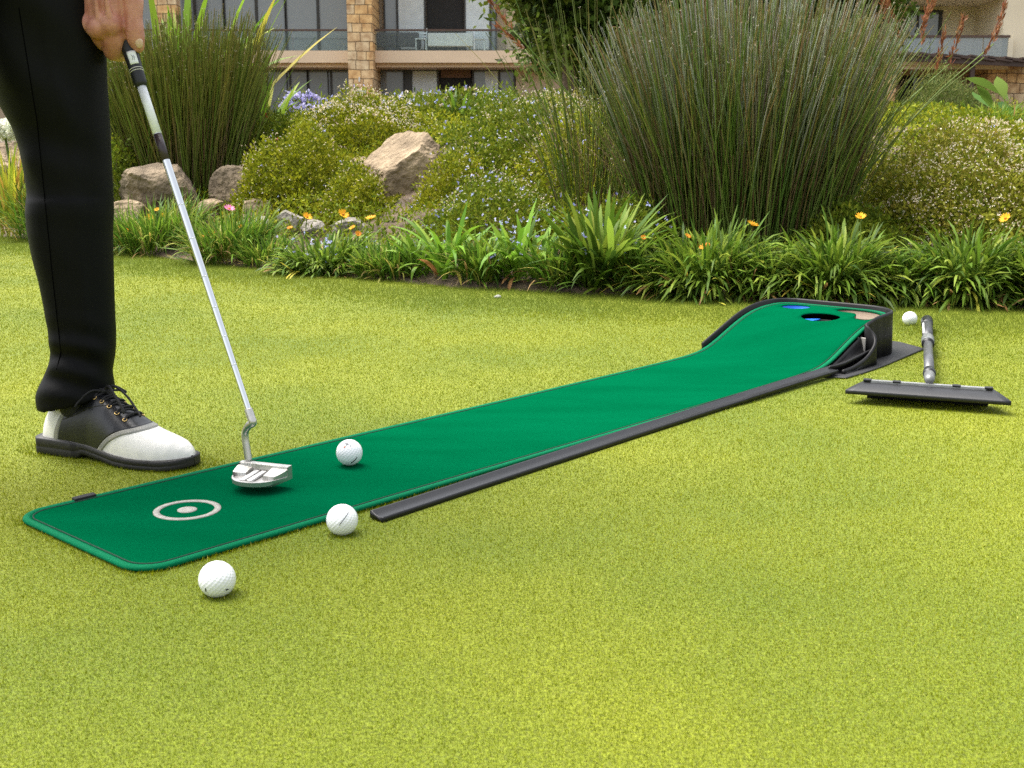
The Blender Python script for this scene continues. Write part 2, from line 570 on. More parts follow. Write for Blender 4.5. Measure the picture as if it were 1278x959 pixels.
# rounded edge binding, a flattened tube along the outline
OA = np.array(OUT); n = len(OA)
dO = np.roll(OA, -1, 0) - np.roll(OA, 1, 0); dO /= np.linalg.norm(dO, axis=1)[:, None]
nO = np.stack([dO[:, 1], -dO[:, 0]], 1)
cen = OA.mean(0); sgn = np.sign(np.sum(nO * (OA - cen), 1).mean()); nO *= sgn
th = np.linspace(0, 2 * PI, 10, endpoint=False)
ps = OA[:, None, 0] + nO[:, None, 0] * (.0058 * np.cos(th) - .0045)[None]
pw = OA[:, None, 1] + nO[:, None, 1] * (.0058 * np.cos(th) - .0045)[None]
pz = (mat_z(OA[:, 0]) - .0022)[:, None] + .0042 * np.sin(th)[None]
V = mw(ps, pw, pz).reshape(-1, 3)
F = grid_faces(n, 10, True); F = np.vstack([F, np.stack([(n - 1) * 10 + np.arange(10), (n - 1) * 10 + (np.arange(10) + 1) % 10, (np.arange(10) + 1) % 10, np.arange(10)], 1)])
edge_binding = under_mat('edge_binding', V, F, binding, felt_mat)
# seam line sewn just inside the binding
IA = np.array(densify(round_rect(.012, MATL - .012, .012, MATW - .012, .035, .045), .015))
seam_p = mw(IA[:, 0], IA[:, 1], mat_z(IA[:, 0]) + .0002)
V, F = tube_np(np.vstack([seam_p, seam_p[:2]]), .0011, 5)
seam = under_mat('seam', V, F, M('seam_thread', (.001, .03, .015), .9, .2, 300), felt_mat)

# printed target: ring and dot, a thin raised print
def annulus(cs, cw, r0, r1, z0, n=64):
    a = np.linspace(0, 2 * PI, n, endpoint=False)
    prof = [(r0, z0 - .0006), (r0, z0 + .0004), (r1, z0 + .0004), (r1, z0 - .0006)] if r0 > 0 else [(.0001, z0 + .0004), (r1 * .6, z0 + .0004), (r1, z0 + .0004), (r1, z0 - .0006)]
    s_ = np.array([[cs + r * math.cos(t) for r, z in prof] for t in a]); w__ = np.array([[cw + r * math.sin(t) for r, z in prof] for t in a])
    zz = np.array([[z for r, z in prof] for t in a])
    V = mw(s_, w__, zz).reshape(-1, 3)
    F = np.array([[i * 4 + j, ((i + 1) % n) * 4 + j, ((i + 1) % n) * 4 + j + 1, i * 4 + j + 1] for i in range(n) for j in range(3)])
    return V, F[:, ::-1]
print_mat = M('grey_print', (.31, .295, .26), .9, .25, 160, bump=.3, bs=700, bdist=.0008)
RC = (.177, .1635)
under_mat('target_ring', *annulus(*RC, .0378, .0467, .0075), print_mat, felt_mat)
under_mat('target_dot', *annulus(*RC, 0, .0137, .0075), print_mat, felt_mat)
# black fabric loop sewn on the left edge
bm = bmesh.new(); bm_box(bm, (0, 0, 0), (.034, .010, .005), 0, .001)
bmesh.ops.rotate(bm, cent=(0, 0, 0), matrix=Matrix.Rotation(UA + .02, 3, 'Z') @ Matrix.Rotation(.12, 3, 'X'), verts=bm.verts)
bmesh.ops.translate(bm, vec=tuple(mw(.106, .004, .0095)), verts=bm.verts)
under_mat('fabric_tab', None, None, M('black_webbing', (.012, .012, .013), .8, .3, 300), felt_mat, False, bm_mesh('fabric_tab', bm))

# ---- black ramp housing: thin ribbed wall with a rounded rim, open at the chute
def wall_strip(path, z_top, z_bot, th_=.0065, flare=.012, ribs=0.0, rim=.0035, sub=4):
    """path (n,2) of (s,w), outward = left of travel direction; returns closed shell"""
    P = spline(np.array([(a, b, c, d) for (a, b), c, d in zip(path, z_top, z_bot)]), len(path) * sub)
    d = np.gradient(P[:, :2], axis=0); d /= np.linalg.norm(d, axis=1)[:, None]
    nn = np.stack([-d[:, 1], d[:, 0]], 1)
    L_ = np.concatenate([[0], np.cumsum(np.linalg.norm(np.diff(P[:, :2], axis=0), axis=1))])
    rb = ribs * (0.5 + 0.5 * np.tanh(3.0 * np.sin(L_ / .0105 * 2 * PI)))
    rows = []
    zt, zb = P[:, 2], P[:, 3]
    hh = np.maximum(zt - zb, .001)
    prof = [(0, 0, 0), (0, .5, 0), (0, 1, 0), (.3, 1.0, rim * .8), (.6, 1.0, rim), (1.15, 1.0, rim * .5), (1.2, 1.0, -.004), (1.0, 1.0, -.0075), (1.0, .5, 0), (1.0, 0, 0)]
    for (o_, f_, dz) in prof:
        off = o_ * th_ + (flare * (1 - f_) * np.minimum(1, hh / .08) if o_ >= 1.0 and f_ < 1 else 0)
        if o_ == 1.0: off = off + rb
        inner = flare * (1 - f_) * .6 * np.minimum(1, hh / .08) if o_ == 0 else 0
        q = off + inner
        rows.append(mw(P[:, 0] + nn[:, 0] * q, P[:, 1] + nn[:, 1] * q, zb + f_ * hh + dz))
    R_ = np.stack(rows, 1)
    nP, k = R_.shape[:2]
    F = grid_faces(nP, k, True)
    V = R_.reshape(-1, 3)
    caps = np.array([[0, 1, 8, 9], [1, 2, 7, 8], [2, 3, 6, 7], [3, 4, 5, 6]])
    return V, np.vstack([F, caps[:, ::-1], caps + (nP - 1) * k])

g_ = .0035
path, zt = [], []
for s_ in (1.772, 1.80, 1.86, 1.92, 1.97, 2.02, 2.08):
    path.append((s_, -g_)); zt.append(float(mat_z(s_)) + .010 - (.0 if s_ > 1.78 else .002))
for k in range(6):
    a = k / 5 * PI / 2
    path.append((2.105 + .058 * math.sin(a), .054 - (.0575) * math.cos(a))); zt.append(.1085)
path.append((2.163, .15)); zt.append(.1085)
for k in range(6):
    a = k / 5 * PI / 2
    path.append((2.060 + .103 * math.cos(PI / 2 - a), MATW + .0035 - .103 + .103 * math.sin(PI / 2 - a)) if False else (2.060 + .103 * math.cos(a), MATW + .0035 - .103 + .103 * math.sin(a))); zt.append(.1085)
for s_, dz in ((2.035, .107), (2.0, .105), (1.965, .099), (1.94, .094)):
    path.append((s_, MATW + g_)); zt.append(dz)
P1 = path[::-1]; Z1 = zt[::-1]     # travel so that outward is on the left
V1, F1 = wall_strip(P1, Z1, [.003] * len(P1), ribs=.0013, flare=.004)
# S-shaped chute wall that runs on from the housing to the gutter
P2 = [(1.944, .3415), (1.934, .346), (1.931, .356), (1.930, .366), (1.924, .374), (1.912, .3785), (1.890, .379), (1.86, .379), (1.81, .378), (1.757, .377)]
Z2 = [.0945, .0925, .087, .077, .065, .052, .036, .024, .014, .0105]
P2 = P2[::-1]; Z2 = Z2[::-1]
V2_, F2 = wall_strip(P2, Z2, [.003] * len(P2), ribs=.0012, flare=.005)
V, F, _ = join_np([(V1, F1, None), (V2_, F2, None)])
ramp_housing = under_mat('ramp_housing', V, F, black_plastic)

# base plate with the pointed flap
BP = [(1.70, .345), (1.725, .405), (1.80, .408), (1.925, .404), (2.226, .378), (2.285, .285), (2.285, .02), (2.20, -.02), (1.76, -.02), (1.70, .02)]
bm = bmesh.new()
vb = [bm.verts.new(tuple(mw(a, b, .0005))) for a, b in BP]; fb = bm.faces.new(vb)
ex = bmesh.ops.extrude_face_region(bm, geom=[fb])
bmesh.ops.translate(bm, vec=(0, 0, .004), verts=[q for q in ex['geom'] if isinstance(q, bmesh.types.BMVert)])
bmesh.ops.recalc_face_normals(bm, faces=bm.faces)
bmesh.ops.bevel(bm, geom=list(bm.edges), offset=.0012, segments=1, affect='EDGES')
under_mat('base_plate', None, None, M('black_plate', (.014, .0135, .0145), .55, .2, 60, bump=.4, bs=500, bdist=.001), smooth=False, me=bm_mesh('base_plate', bm))

# inner deck side under the felt, chute floor trough
s_ = np.linspace(1.73, 1.932, 40)
prof = [(.3375, -.010), (.3405, -.018), (.344, -.03), (.349, -.2), (.358, -.2), (.370, -.19), (.375, -.15)]
rows = []
for (w_, dz) in prof:
    if dz > -.05:
        z = np.maximum(mat_z(s_) + dz, .012)
    else:
        z = .0105 + .018 * np.clip((s_ - 1.75) / .18, 0, 1) + (.2 + dz) * .25
    rows.append(mw(s_, np.full_like(s_, w_) - .012 * np.clip((1.78 - s_) / .05, 0, 1) * (w_ > .355), z))
R_ = np.stack(rows, 1)
chute = under_mat('return_chute', R_.reshape(-1, 3), grid_faces(40, len(prof))[:, ::-1], black_plastic)
chute.modifiers.new('thickness', 'SOLIDIFY').thickness = .004
# pale ball outlet under the deck at the head of the chute
bm = bmesh.new(); bm_box(bm, (0, 0, 0), (.004, .022, .034), 0, .0015)
bmesh.ops.rotate(bm, cent=(0, 0, 0), matrix=Matrix.Rotation(UA, 3, 'Z'), verts=bm.verts)
bmesh.ops.translate(bm, vec=tuple(mw(1.926, .343, .048)), verts=bm.verts)
under_mat('ball_outlet', None, None, M('outlet_grey', (.33, .31, .28), .6, .1, 30), smooth=False, me=bm_mesh('ball_outlet', bm))

# return gutter: long shallow trough in black plastic with a step near its middle
gs = np.array([.338, .342, .60, .95, 1.25, 1.30, 1.335, 1.37, 1.55, 1.68, 1.735])
gw = np.array([.384, .384, .3745, .364, .3575, .358, .360, .361, .362, .366, .368])
gz = np.array([.004, .004, .004, .005, .006, .0065, .0075, .009, .011, .013, .014])
sv = np.concatenate([[.338, .341], np.linspace(.345, 1.735, 140)])
cw_ = np.interp(sv, gs, gw); cz = np.interp(sv, gs, gz)
gp = [(-.0145, .0110), (-.0130, .0122), (-.0108, .0112), (-.004, .0066), (.005, .0044), (.0105, .0050), (.0128, .0058), (.0140, .0045), (.0140, -.0045), (.0125, -.0050), (-.0130, -.0015), (-.0145, .001)]
R_ = np.stack([mw(sv, cw_ + a * .92, cz - .001 + b * .82) for a, b in gp], 1)
k = len(gp)
capsf = np.array([[0, 1, 10, 11], [1, 2, 9, 10], [2, 3, 8, 9], [3, 4, 7, 8], [4, 5, 6, 7]])
F = np.vstack([grid_faces(len(sv), k, True)[:, ::-1], capsf, capsf[:, ::-1] + (len(sv) - 1) * k])
under_mat('return_gutter', R_.reshape(-1, 3), F, M('gutter_plastic', (.0075, .0072, .008), .36, .15, 30, bump=.15, bs=500, bdist=.0006, spec=.35))

# cups under the holes
def cup(outline, z1, depth, mat, name, lean=None):
    A = np.array(outline); c = A.mean(0)
    rows = []
    for q, z in ((1.03, z1), (.985, z1 - .004), (.94, z1 - depth), (.5, z1 - depth - .001), (.02, z1 - depth - .001)):
        B = c + (A - c) * q
        rows.append(mw(B[:, 0], B[:, 1], np.full(len(B), z)))
    R_ = np.stack(rows, 0)
    return under_mat(name, R_.reshape(-1, 3), grid_faces(5, len(A), True)[:, ::-1], mat)
blue = M('blue_cup', (.010, .13, .52), .4, .1, 30)
cup(HOLE_A, float(mat_z(2.096)) - .0028, .012, blue, 'cup')
cup(HOLE_B, float(mat_z(2.004)) - .0125, .055, M('dark_cup', (.003, .003, .003), .5, .1, 30), 'cup')
# blue flap showing in the left half of the middle hole
fl = [p for p in HOLE_B if True]
A = np.array(HOLE_B); c = A.mean(0)
hb = c + (A - c) * .93
sel = hb[(hb[:, 1] - c[1]) < -.012]
bm = bmesh.new()
ang = np.arctan2(sel[:, 1] - c[1], sel[:, 0] - c[0]); sel = sel[np.argsort((ang + 2 * PI) % (2 * PI))]
vb = [bm.verts.new(tuple(mw(a, b, .0825))) for a, b in sel]; fb = bm.faces.new(vb)
ex = bmesh.ops.extrude_face_region(bm, geom=[fb]); bmesh.ops.translate(bm, vec=(0, 0, -.003), verts=[q for q in ex['geom'] if isinstance(q, bmesh.types.BMVert)])
bmesh.ops.recalc_face_normals(bm, faces=bm.faces)
under_mat('blue_insert', None, None, blue, smooth=False, me=bm_mesh('blue_insert', bm))
cup(HOLE_C, float(mat_z(2.08)) - .0028, .0105, M('bunker_beige', (.155, .115, .080), .85, .1, 60, bump=.3, bs=300), 'bunker_cup')
mat_foot = [tuple(mw(a, b)[:2]) for a, b in ((.035, .0), (.0, .04), (.0, .30), (.035, MATW), (1.70, MATW), (1.72, .405), (1.925, .404), (2.226, .378), (2.285, .285), (2.285, .02), (2.19, -.02), (1.76, -.02))]
NO_GRASS = [mat_foot, [tuple(mw(a, b)[:2]) for a, b in ((.338, .370), (.338, .400), (1.3, .372), (1.735, .384), (1.735, .35), (1.3, .342))]]
# ------------------------------------------------------------------ golf balls
BR = .02135
def ball_material():
    m, nt, b, out = _nodes('ball_white')
    b.inputs['Base Color'].default_value = (.80, .81, .82, 1)
    b.inputs['Roughness'].default_value = .32
    b.inputs['Coat Weight'].default_value = .3
    b.inputs['Subsurface Weight'].default_value = .08
    b.inputs['Subsurface Radius'].default_value = (.004, .004, .004)
    return m
def ball_mesh():
    bm = bmesh.new()
    bmesh.ops.create_icosphere(bm, subdivisions=6, radius=1.0)
    V = np.array([q.co[:] for q in bm.verts])
    i = np.arange(336) + .5
    ph = np.arccos(1 - 2 * i / 336); t = PI * (1 + 5 ** .5) * i
    D = np.stack([np.cos(t) * np.sin(ph), np.sin(t) * np.sin(ph), np.cos(ph)], 1)
    d = np.arccos(np.clip((V @ D.T).max(1), -1, 1))
    dep = .017 * np.clip(1 - (d / .098) ** 2, 0, 1) ** .8
    for q, k in zip(bm.verts, dep):
        q.co = q.co * (1 - k) * BR
    return bm_mesh('golf_ball', bm)
BALL_ME, BALL_M = ball_mesh(), ball_material()
ink = M('ball_ink', (.02, .02, .022), .6, .1, 50)
ink_grey = M('ball_ink_grey', (.16, .16, .17), .6, .1, 50)
ink_org = M('ball_ink_orange', (.75, .16, .05), .6, .1, 50)

def on_ball(o, name, mat, strokes, wd, facing, roll=0.0):
    """ink marks: strokes in degrees (x right, y up) on the side facing 'facing'"""
    fz = np.array(facing, float); fz /= np.linalg.norm(fz)
    fx = np.cross([0, 0, 1], fz); fx /= np.linalg.norm(fx); fy = np.cross(fz, fx)
    c_, s_ = math.cos(roll), math.sin(roll)
    parts = []
    for st in strokes:
        pts = []
        for (a, b) in densify_open(st, 3.0):
            a, b = math.radians(a * c_ - b * s_), math.radians(a * s_ + b * c_)
            d = fx * math.sin(a) * math.cos(b) + fy * math.sin(b) + fz * math.cos(a) * math.cos(b)
            pts.append(d * BR * .9985)
        parts.append((*tube_np(np.array(pts), wd, 6), None))
    V, F, _ = join_np(parts)
    link(name, np_mesh(name, V, F), mat, o)

def densify_open(st, step):
    out = [st[0]]
    for a, b in zip(st, st[1:]):
        m = max(2, int(math.hypot(b[0] - a[0], b[1] - a[1]) / step))
        out += [(a[0] + (b[0] - a[0]) * i / m, a[1] + (b[1] - a[1]) * i / m) for i in range(1, m + 1)]
    return out

BALL_SPOTS = []
def ball(px, py, z, label):
    p = ground(px, py, z)
    BALL_SPOTS.append(p)
    o = bpy.data.objects.new('golf_ball', BALL_ME)
    COL.objects.link(o); o.location = p
    o.rotation_euler = (0, 0, 0)
    tag(o, label, 'golf ball', 'white golf balls on the lawn and mat')
    return o, np.array([0, 0, CAM_H]) - p
BALL_ME.materials.append(BALL_M)
BALL_ME.polygons.foreach_set('use_smooth', np.ones(len(BALL_ME.polygons), dtype=bool))
o, f = ball(271, 723, .0198, 'white golf ball on the grass in front of the near corner of the mat')
for st in ([(-44, -24), (-50, -38)], [(32, -36), (36, -40), (39, -34), (43, -38)]): on_ball(o, 'ink_mark', ink, [st], .0006, f)
o, f = ball(427, 649, .0198, 'white golf ball with a single thin black line, resting against the side of the mat')
on_ball(o, 'ink_mark', ink, [[(-12, -20), (27, 27)]], .00045, f)
o, f = ball(436, 565, .0285, 'white golf ball lying on the green mat ahead of the putter head')
on_ball(o, 'ink_mark', ink, [[(10, -52), (26, -38), (38, -22)]], .0009, f)
on_ball(o, 'printed_word', ink_grey, [[(-30, 47), (-6, 34)], [(-27, 52), (-2, 38)], [(-12, 42), (-18, 28)], [(2, 32), (8, 29)]], .0006, f)
on_ball(o, 'orange_mark', ink_org, [[(-25, 22), (-19, 28)], [(-24, 27), (-20, 23)]], .0008, f)
o, f = ball(1135.5, 398, .0195, 'white golf ball on the grass beyond the ramp, beside the brush handle')
on_ball(o, 'printed_word', ink_grey, [[(-24, 26), (-4, 20)], [(-20, 32), (-2, 25)]], .0006, f)
on_ball(o, 'orange_mark', ink_org, [[(-22, 8), (-16, 12)]], .0008, f)

# small pale stone lying on the lawn near the bed
bm = bmesh.new(); bmesh.ops.create_icosphere(bm, subdivisions=3, radius=.013)
for q in bm.verts:
    q.co.z *= .6; q.co *= 1 + .12 * math.sin(q.co.x * 260 + q.co.y * 190)
o = link('pebble', bm_mesh('pebble', bm), M('pebble_grey', (.22, .22, .20), .8, .2, 200))
o.location = ground(621, 371, .004); tag(o, 'small pale grey pebble on the far fringe of the lawn', 'pebble')

# ------------------------------------------------------------------ putter
HZ = .045
Hd = ground(312, 572, HZ)
def pl(x, y):                      # point of the vertical plane in which the shaft leans
    r = ray(x, y); o_ = np.array([0, 0, CAM_H])
    t = np.dot(Hd - o_, u) / np.dot(r, u)
    return o_ + r * t
putter = empty('putter', (float(Hd[0]), float(Hd[1]), .018))
tag(putter, 'steel mallet putter with a black grip held over the green mat', 'putter')
def upt(name, V, F, mat, parent=putter, smooth=True, me=None):
    me = me or np_mesh(name, V, F)
    me.transform(Matrix.Translation(-putter.location))
    return link(name, me, mat, parent, smooth)
chrome = M('chrome', (.72, .74, .74), .16, .05, 4, metal=1.0)
satin = M('satin_steel', (.53, .51, .475), .34, .06, 60, metal=.85, bump=.12, bs=900, bdist=.0004)
rubber = M('grip_rubber', (.008, .009, .0105), .55, .2, 200, bump=.3, bs=900, bdist=.0006)
A0, A1 = pl(313, 520), pl(176, 106)
axd = (A1 - A0) / np.linalg.norm(A1 - A0)
Ltot = np.linalg.norm(A1 - A0)
def shaft_at(t): return A0 + axd * t
tt = np.linspace(-.012, Ltot + .02, 60)
rr = np.interp(tt, [0, Ltot], [.0045, .0068])
shaft = upt('shaft', *tube_np(np.array([shaft_at(t) for t in tt]), rr, 18), chrome)
def shaft_t(x, y): return float(np.dot(pl(x, y) - A0, axd))
for (x, y) in ((292, 456), (281, 420), (269, 384), (258, 344), (243, 296), (231, 252)):   # steps of the drawn tube
    t = shaft_t(x, y); r = np.interp(t, [0, Ltot], [.0045, .0068])
    upt('step_ring', *tube_np(np.array([shaft_at(t - .0006), shaft_at(t + .0006)]), r + .00035, 16), chrome, shaft)
t0, t1 = shaft_t(207, 201), shaft_t(193, 172)
r = np.interp(t0, [0, Ltot], [.0045, .0068])
upt('shaft_band', *tube_np(np.array([shaft_at(t0), shaft_at(t1)]), r + .0004, 18), M('band_maroon', (.035, .022, .026), .4, .1, 60), shaft)
upt('shaft_label', *tube_np(np.array([shaft_at(t1 + .001), shaft_at(Ltot - .003)]), r + .00075, 18), M('label_white', (.74, .76, .76), .3, .05, 60), shaft)
# grip, flattened on its front
t0, t1 = Ltot - .004, Ltot + .31
tt = np.linspace(t0, t1, 40)
rg = np.interp(tt, [t0, t0 + .004, t0 + .04, t0 + .11, t1], [.0085, .0100, .0112, .0138, .0150])
V, F = tube_np(np.array([shaft_at(t) for t in tt]), rg, 24)
grip = upt('grip', V, F, rubber)
for dt in (.0255, .0295):
    q = t0 + dt; upt('grip_ring', *tube_np(np.array([shaft_at(q - .0005), shaft_at(q + .0005)]), np.interp(q, tt, rg) + .0004, 20), M('ring_cream', (.6, .58, .5), .5, .05, 60), grip)
# white tab on the camera side of the grip
q0, q1 = t0 + .035, t0 + .057
side = np.cross(axd, np.array([-.1, -1, .1])); side /= np.linalg.norm(side); out_ = np.cross(side, axd)
if np.dot(out_, [0, -1, 0]) < 0: out_ = -out_
rows = []
for q in np.linspace(q0, q1, 6):
    rad = np.interp(q, tt, rg) + .0006
    rows.append([shaft_at(q) + rad * (out_ * math.cos(a) - side * math.sin(a) * (1 if np.dot(side, [1, 0, 0]) < 0 else -1)) for a in np.linspace(-.15, 1.05, 8)])
V = np.array(rows).reshape(-1, 3)
tab = upt('grip_label', V, grid_faces(6, 8), M('grip_label_white', (.72, .74, .74), .4, .06, 90), grip)
tab.modifiers.new('t', 'SOLIDIFY').thickness = .0005
q = t0 + .046; rad = np.interp(q, tt, rg) + .0011
mk = []
for st in ([(-.004, .30), (.003, .62)], [(.004, .36), (-.001, .50)], [(-.005, .55), (.001, .68)]):
    mk.append((*tube_np(np.array([shaft_at(q + a_) + rad * (out_ * math.cos(b_) - side * math.sin(b_) * (1 if np.dot(side, [1, 0, 0]) < 0 else -1)) for a_, b_ in st]), .0004, 5), None))
V, F, _ = join_np(mk); upt('grip_mark', V, F, M('grip_mark_grey', (.30, .32, .34), .5, .1, 90), tab)
# bent hosel
hp = spline(np.array([shaft_at(.012), shaft_at(0), shaft_at(-.010), pl(311, 531), pl(306.5, 538), pl(306, 546), pl(308, 560), pl(310.5, 576)]), 50)
hr = np.interp(np.linspace(0, 1, 50), [0, .12, .2, .45, .55, 1], [.0064, .0066, .0064, .0060, .0055, .0058])
upt('hosel', *tube_np(hp, hr, 16), satin)
# half-moon head
hx = np.array([.940, -.342, 0]); hy = np.array([-.342, -.940, 0])       # heel->toe, face->back (towards the camera)
H0 = np.array([ground(303, 574, .042)[0], ground(303, 574, .042)[1], 0])
def hpnt(x, y, z): return H0 + hx * x + hy * y + np.array([0, 0, z])
HL, HDp, ZB = .086, .064, .017
def back(x):                       # half-moon outline
    q = np.clip((x / HL - .5) * 2, -1, 1)
    return .010 + (HDp - .010) * np.sqrt(np.maximum(0, 1 - np.abs(q) ** 2.3))
def head_top(x, y):
    f = y / np.maximum(back(x), 1e-4)
    z = .0125 - .004 * f
    lip = (f > .90) * .0022
    bar = np.where(y < .0110, .0245 - .0008 * (y > .0085), 0)
    heel = np.where((x < .024) & (y < .035 - .2 * x), .0222 - .25 * np.maximum(0, y - .006) - .08 * x, 0)
    toe = np.where((x > .058) & (y < .038) & (y < back(x) - .006), .0212 - .22 * np.maximum(0, y - .010), 0)
    return np.maximum.reduce([z + lip, bar, heel, toe])
nx, ny = 130, 90
xs = HL / 2 + HL / 2 * np.sin(np.linspace(-PI / 2 + .02, PI / 2 - .02, nx))
X = np.repeat(xs[:, None], ny, 1); Yf = np.linspace(0, 1, ny)[None] * back(X)
top = np.array(hpnt(0, 0, 0)) + X[..., None] * hx + Yf[..., None] * hy + (ZB + head_top(X, Yf))[..., None] * np.array([0, 0, 1.])
ed = np.minimum(1, np.minimum(X, HL - X) / .012)
f = Yf / back(X)
bz = ZB + .004 * (1 - np.clip(np.minimum(1 - f, 1) * 6, 0, 1)) + .004 * (1 - np.clip(ed, 0, 1))
bot = H0 + X[..., None] * hx + Yf[..., None] * hy * .985 + bz[..., None] * np.array([0, 0, 1.])
Vt, Vb = top.reshape(-1, 3), bot.reshape(-1, 3)
Ft = grid_faces(nx, ny); Fb = Ft[:, ::-1] + nx * ny
sidef = []
def strip(idx):
    for a, b in zip(idx[:-1], idx[1:]): sidef.append([a, b, b + nx * ny, a + nx * ny])
ii = lambda i, j: i * ny + j
strip([ii(i, 0) for i in range(nx)]); strip([ii(nx - 1, j) for j in range(ny)])
strip([ii(i, ny - 1) for i in range(nx)][::-1]); strip([ii(0, j) for j in range(ny)][::-1])
head = upt('club_head', np.vstack([Vt, Vb]), np.vstack([Ft, Fb, np.array(sidef)]), satin)
bm = bmesh.new(); bm.from_mesh(head.data); bmesh.ops.recalc_face_normals(bm, faces=bm.faces); bm.to_mesh(head.data); bm.free()
head.data.polygons.foreach_set('use_smooth', np.ones(len(head.data.polygons), dtype=bool))
es = head.modifiers.new('e', 'EDGE_SPLIT'); es.split_angle = math.radians(32)
bar_m = M('alignment_white', (.74, .72, .68), .4, .05, 60, metal=.3)
for x0 in (.0305, .0425):
    bm = bmesh.new()
    bm_box(bm, (0, 0, 0), (.0082, .043, .0036), 0, .0006)
    me = bm_mesh('alignment_bar', bm)
    R3 = Matrix((tuple(hx), tuple(hy), (0, 0, 1))).transposed().to_4x4()
    me.transform(Matrix.Translation(Vector(hpnt(x0 + .0041, .0355, ZB + .0125))) @ R3 @ Matrix.Rotation(-.075, 4, 'X'))
    upt('alignment_bar', None, None, bar_m, head, False, me)

# ------------------------------------------------------------------ lawn brush lying on the grass
bxd = np.array([.934, -.357, 0]); byd = np.array([.357, .934, 0])
B0 = np.array([.827, 2.236, 0])
brush = empty('lawn_brush', tuple(B0))
tag(brush, 'black wide headed lawn brush with a grey telescopic handle lying on the grass', 'lawn brush')
def bpt(x, y, z): return bxd * x + byd * y + np.array([0, 0, z])
blk = M('brush_black', (.0085, .009, .0105), .5, .25, 60, bump=.3, bs=500, bdist=.0008)
hw0, hw1 = .156, .121
prof = [(-.002, .0205), (-.0022, .0275), (-.001, .0290), (.045, .0345), (.079, .0375), (.080, .0360), (.080, .024), (.004, .0195)]
rows = []
for f in np.linspace(-1, 1, 21):
    rows.append([bpt(f * (hw0 + (hw1 - hw0) * max(0, y_) / .08), y_, z_) for y_, z_ in prof])
V = np.array(rows).reshape(-1, 3); k = len(prof)
caps = np.array([[0, 1, 6, 7], [1, 2, 5, 6], [2, 3, 4, 5]])
o = link('brush_head', np_mesh('brush_head', V, np.vstack([grid_faces(21, k, True)[:, ::-1], caps, caps[:, ::-1] + 20 * k])), blk, brush, smooth=False)
bh = o
# rubber lip under the back edge carries the head
bm = bmesh.new(); bm_box(bm, bpt(0, .074, .0125), (.235, .007, .025), math.atan2(bxd[1], bxd[0]), .001)
link('rubber_lip', bm_mesh('rubber_lip', bm), M('lip_black', (.006, .006, .007), .7, .2, 50, spec=.2), bh, smooth=False)
gm = M('brush_grey', (.36, .365, .37), .38, .2, 90, metal=.5)
stp = []
for i in range(76):
    x = -.109 + i * .218 / 75
    stp.append((bpt(x, .064, .0385), (.0024, .011, .004)))
bm = bmesh.new()
for c, s in stp: bm_box(bm, c, s, math.atan2(bxd[1], bxd[0]))
bm_box(bm, bpt(0, .064, .0377), (.222, .013, .004), math.atan2(bxd[1], bxd[0]))
link('ribbed_strip', bm_mesh('ribbed_strip', bm), gm, bh, smooth=False)
for x in (-.060, .055, .116, -.118):
    bm = bmesh.new(); bm_box(bm, bpt(x, .064, .0398), (.016, .014, .0045), math.atan2(bxd[1], bxd[0]), .001)
    link('clip', bm_mesh('clip', bm), blk, bh, smooth=False)
# handle
hA, hB = bpt(0.003, .075, .046), np.array([1.209, 3.309, .024]) - B0
def hq(f): return hA + (hB - hA) * f
hdl_dark = M('handle_dark', (.016, .017, .019), .35, .2, 40, metal=.3)
steel_tube = M('handle_steel', (.10, .103, .107), .38, .15, 30, metal=.4)
tube('handle_socket', [hq(-.01), hq(.02), hq(.05), hq(.075)], [.008, .0112, .0115, .0105], M('socket_grey', (.17, .175, .175), .4, .15, 60, metal=.4), brush, 20)
tube('socket_collar', [hq(.06), hq(.085), hq(.11)], [.0125, .0135, .0120], hdl_dark, brush, 20)
lower = tube('lower_tube', [hq(.05), hq(.56)], [.0108, .0108], steel_tube, brush, 20)
tube('locking_collar', [hq(.52), hq(.535), hq(.60), hq(.62)], [.0138, .0160, .0160, .0138], M('collar_light', (.24, .25, .25), .35, .2, 80, metal=.5), brush, 20)
tube('collar_ring', [hq(.505), hq(.525)], [.0152, .0152], hdl_dark, brush, 20)
upper = tube('upper_tube', [hq(.60), hq(.90)], [.0132, .0146], M('handle_grey', (.05, .052, .055), .42, .2, 60, metal=.3), brush, 20)
tube('end_cap', [hq(.88), hq(.90), hq(.985), hq(1.0)], [.0146, .0163, .0166, .013], hdl_dark, brush, 20)
tube('pale_stripe', [hq(.66) + [-.0110, -.004, .007], hq(.86) + [-.0120, -.004, .008]], [.0035, .0035], M('stripe_pale', (.6, .61, .61), .4, .1, 60), upper, 10)
# ------------------------------------------------------------------ the golfer
YL = 1.90
rowsL = [(-70, -62, 118), (-20, -52, 124), (0, -44, 127), (60, -24, 129), (110, -7, 131.5), (130, 2, 133), (160, 19, 135), (185, 27, 136.5), (210, 32, 138), (240, 36, 139.5), (265, 35, 140), (290, 37, 139),
         (320, 43, 139.5), (350, 51, 140.5), (380, 57, 141.5), (410, 62, 143), (435, 65, 143.5), (450, 63, 142), (462, 56, 140.5), (472, 50, 140), (482, 45.5, 141), (490, 46, 142), (498, 48, 143)]
SA = np.array([-.8025, 1.9292, 0]); SB = np.array([-.5215, 1.8035, 0])
sl = np.linalg.norm(SB - SA); sx_ = (SB - SA) / sl; sy_ = np.array([-sx_[1], sx_[0], 0])
SA2 = SA + np.array([-.670, -.742, 0]) * .40 + np.array([.742, -.670, 0]) * -.03
def leg_axis(y_):
    ys = [r[0] for r in rowsL]
    return atY(np.interp(y_, ys, [(r[1] + r[2]) / 2 for r in rowsL]), y_, YL)
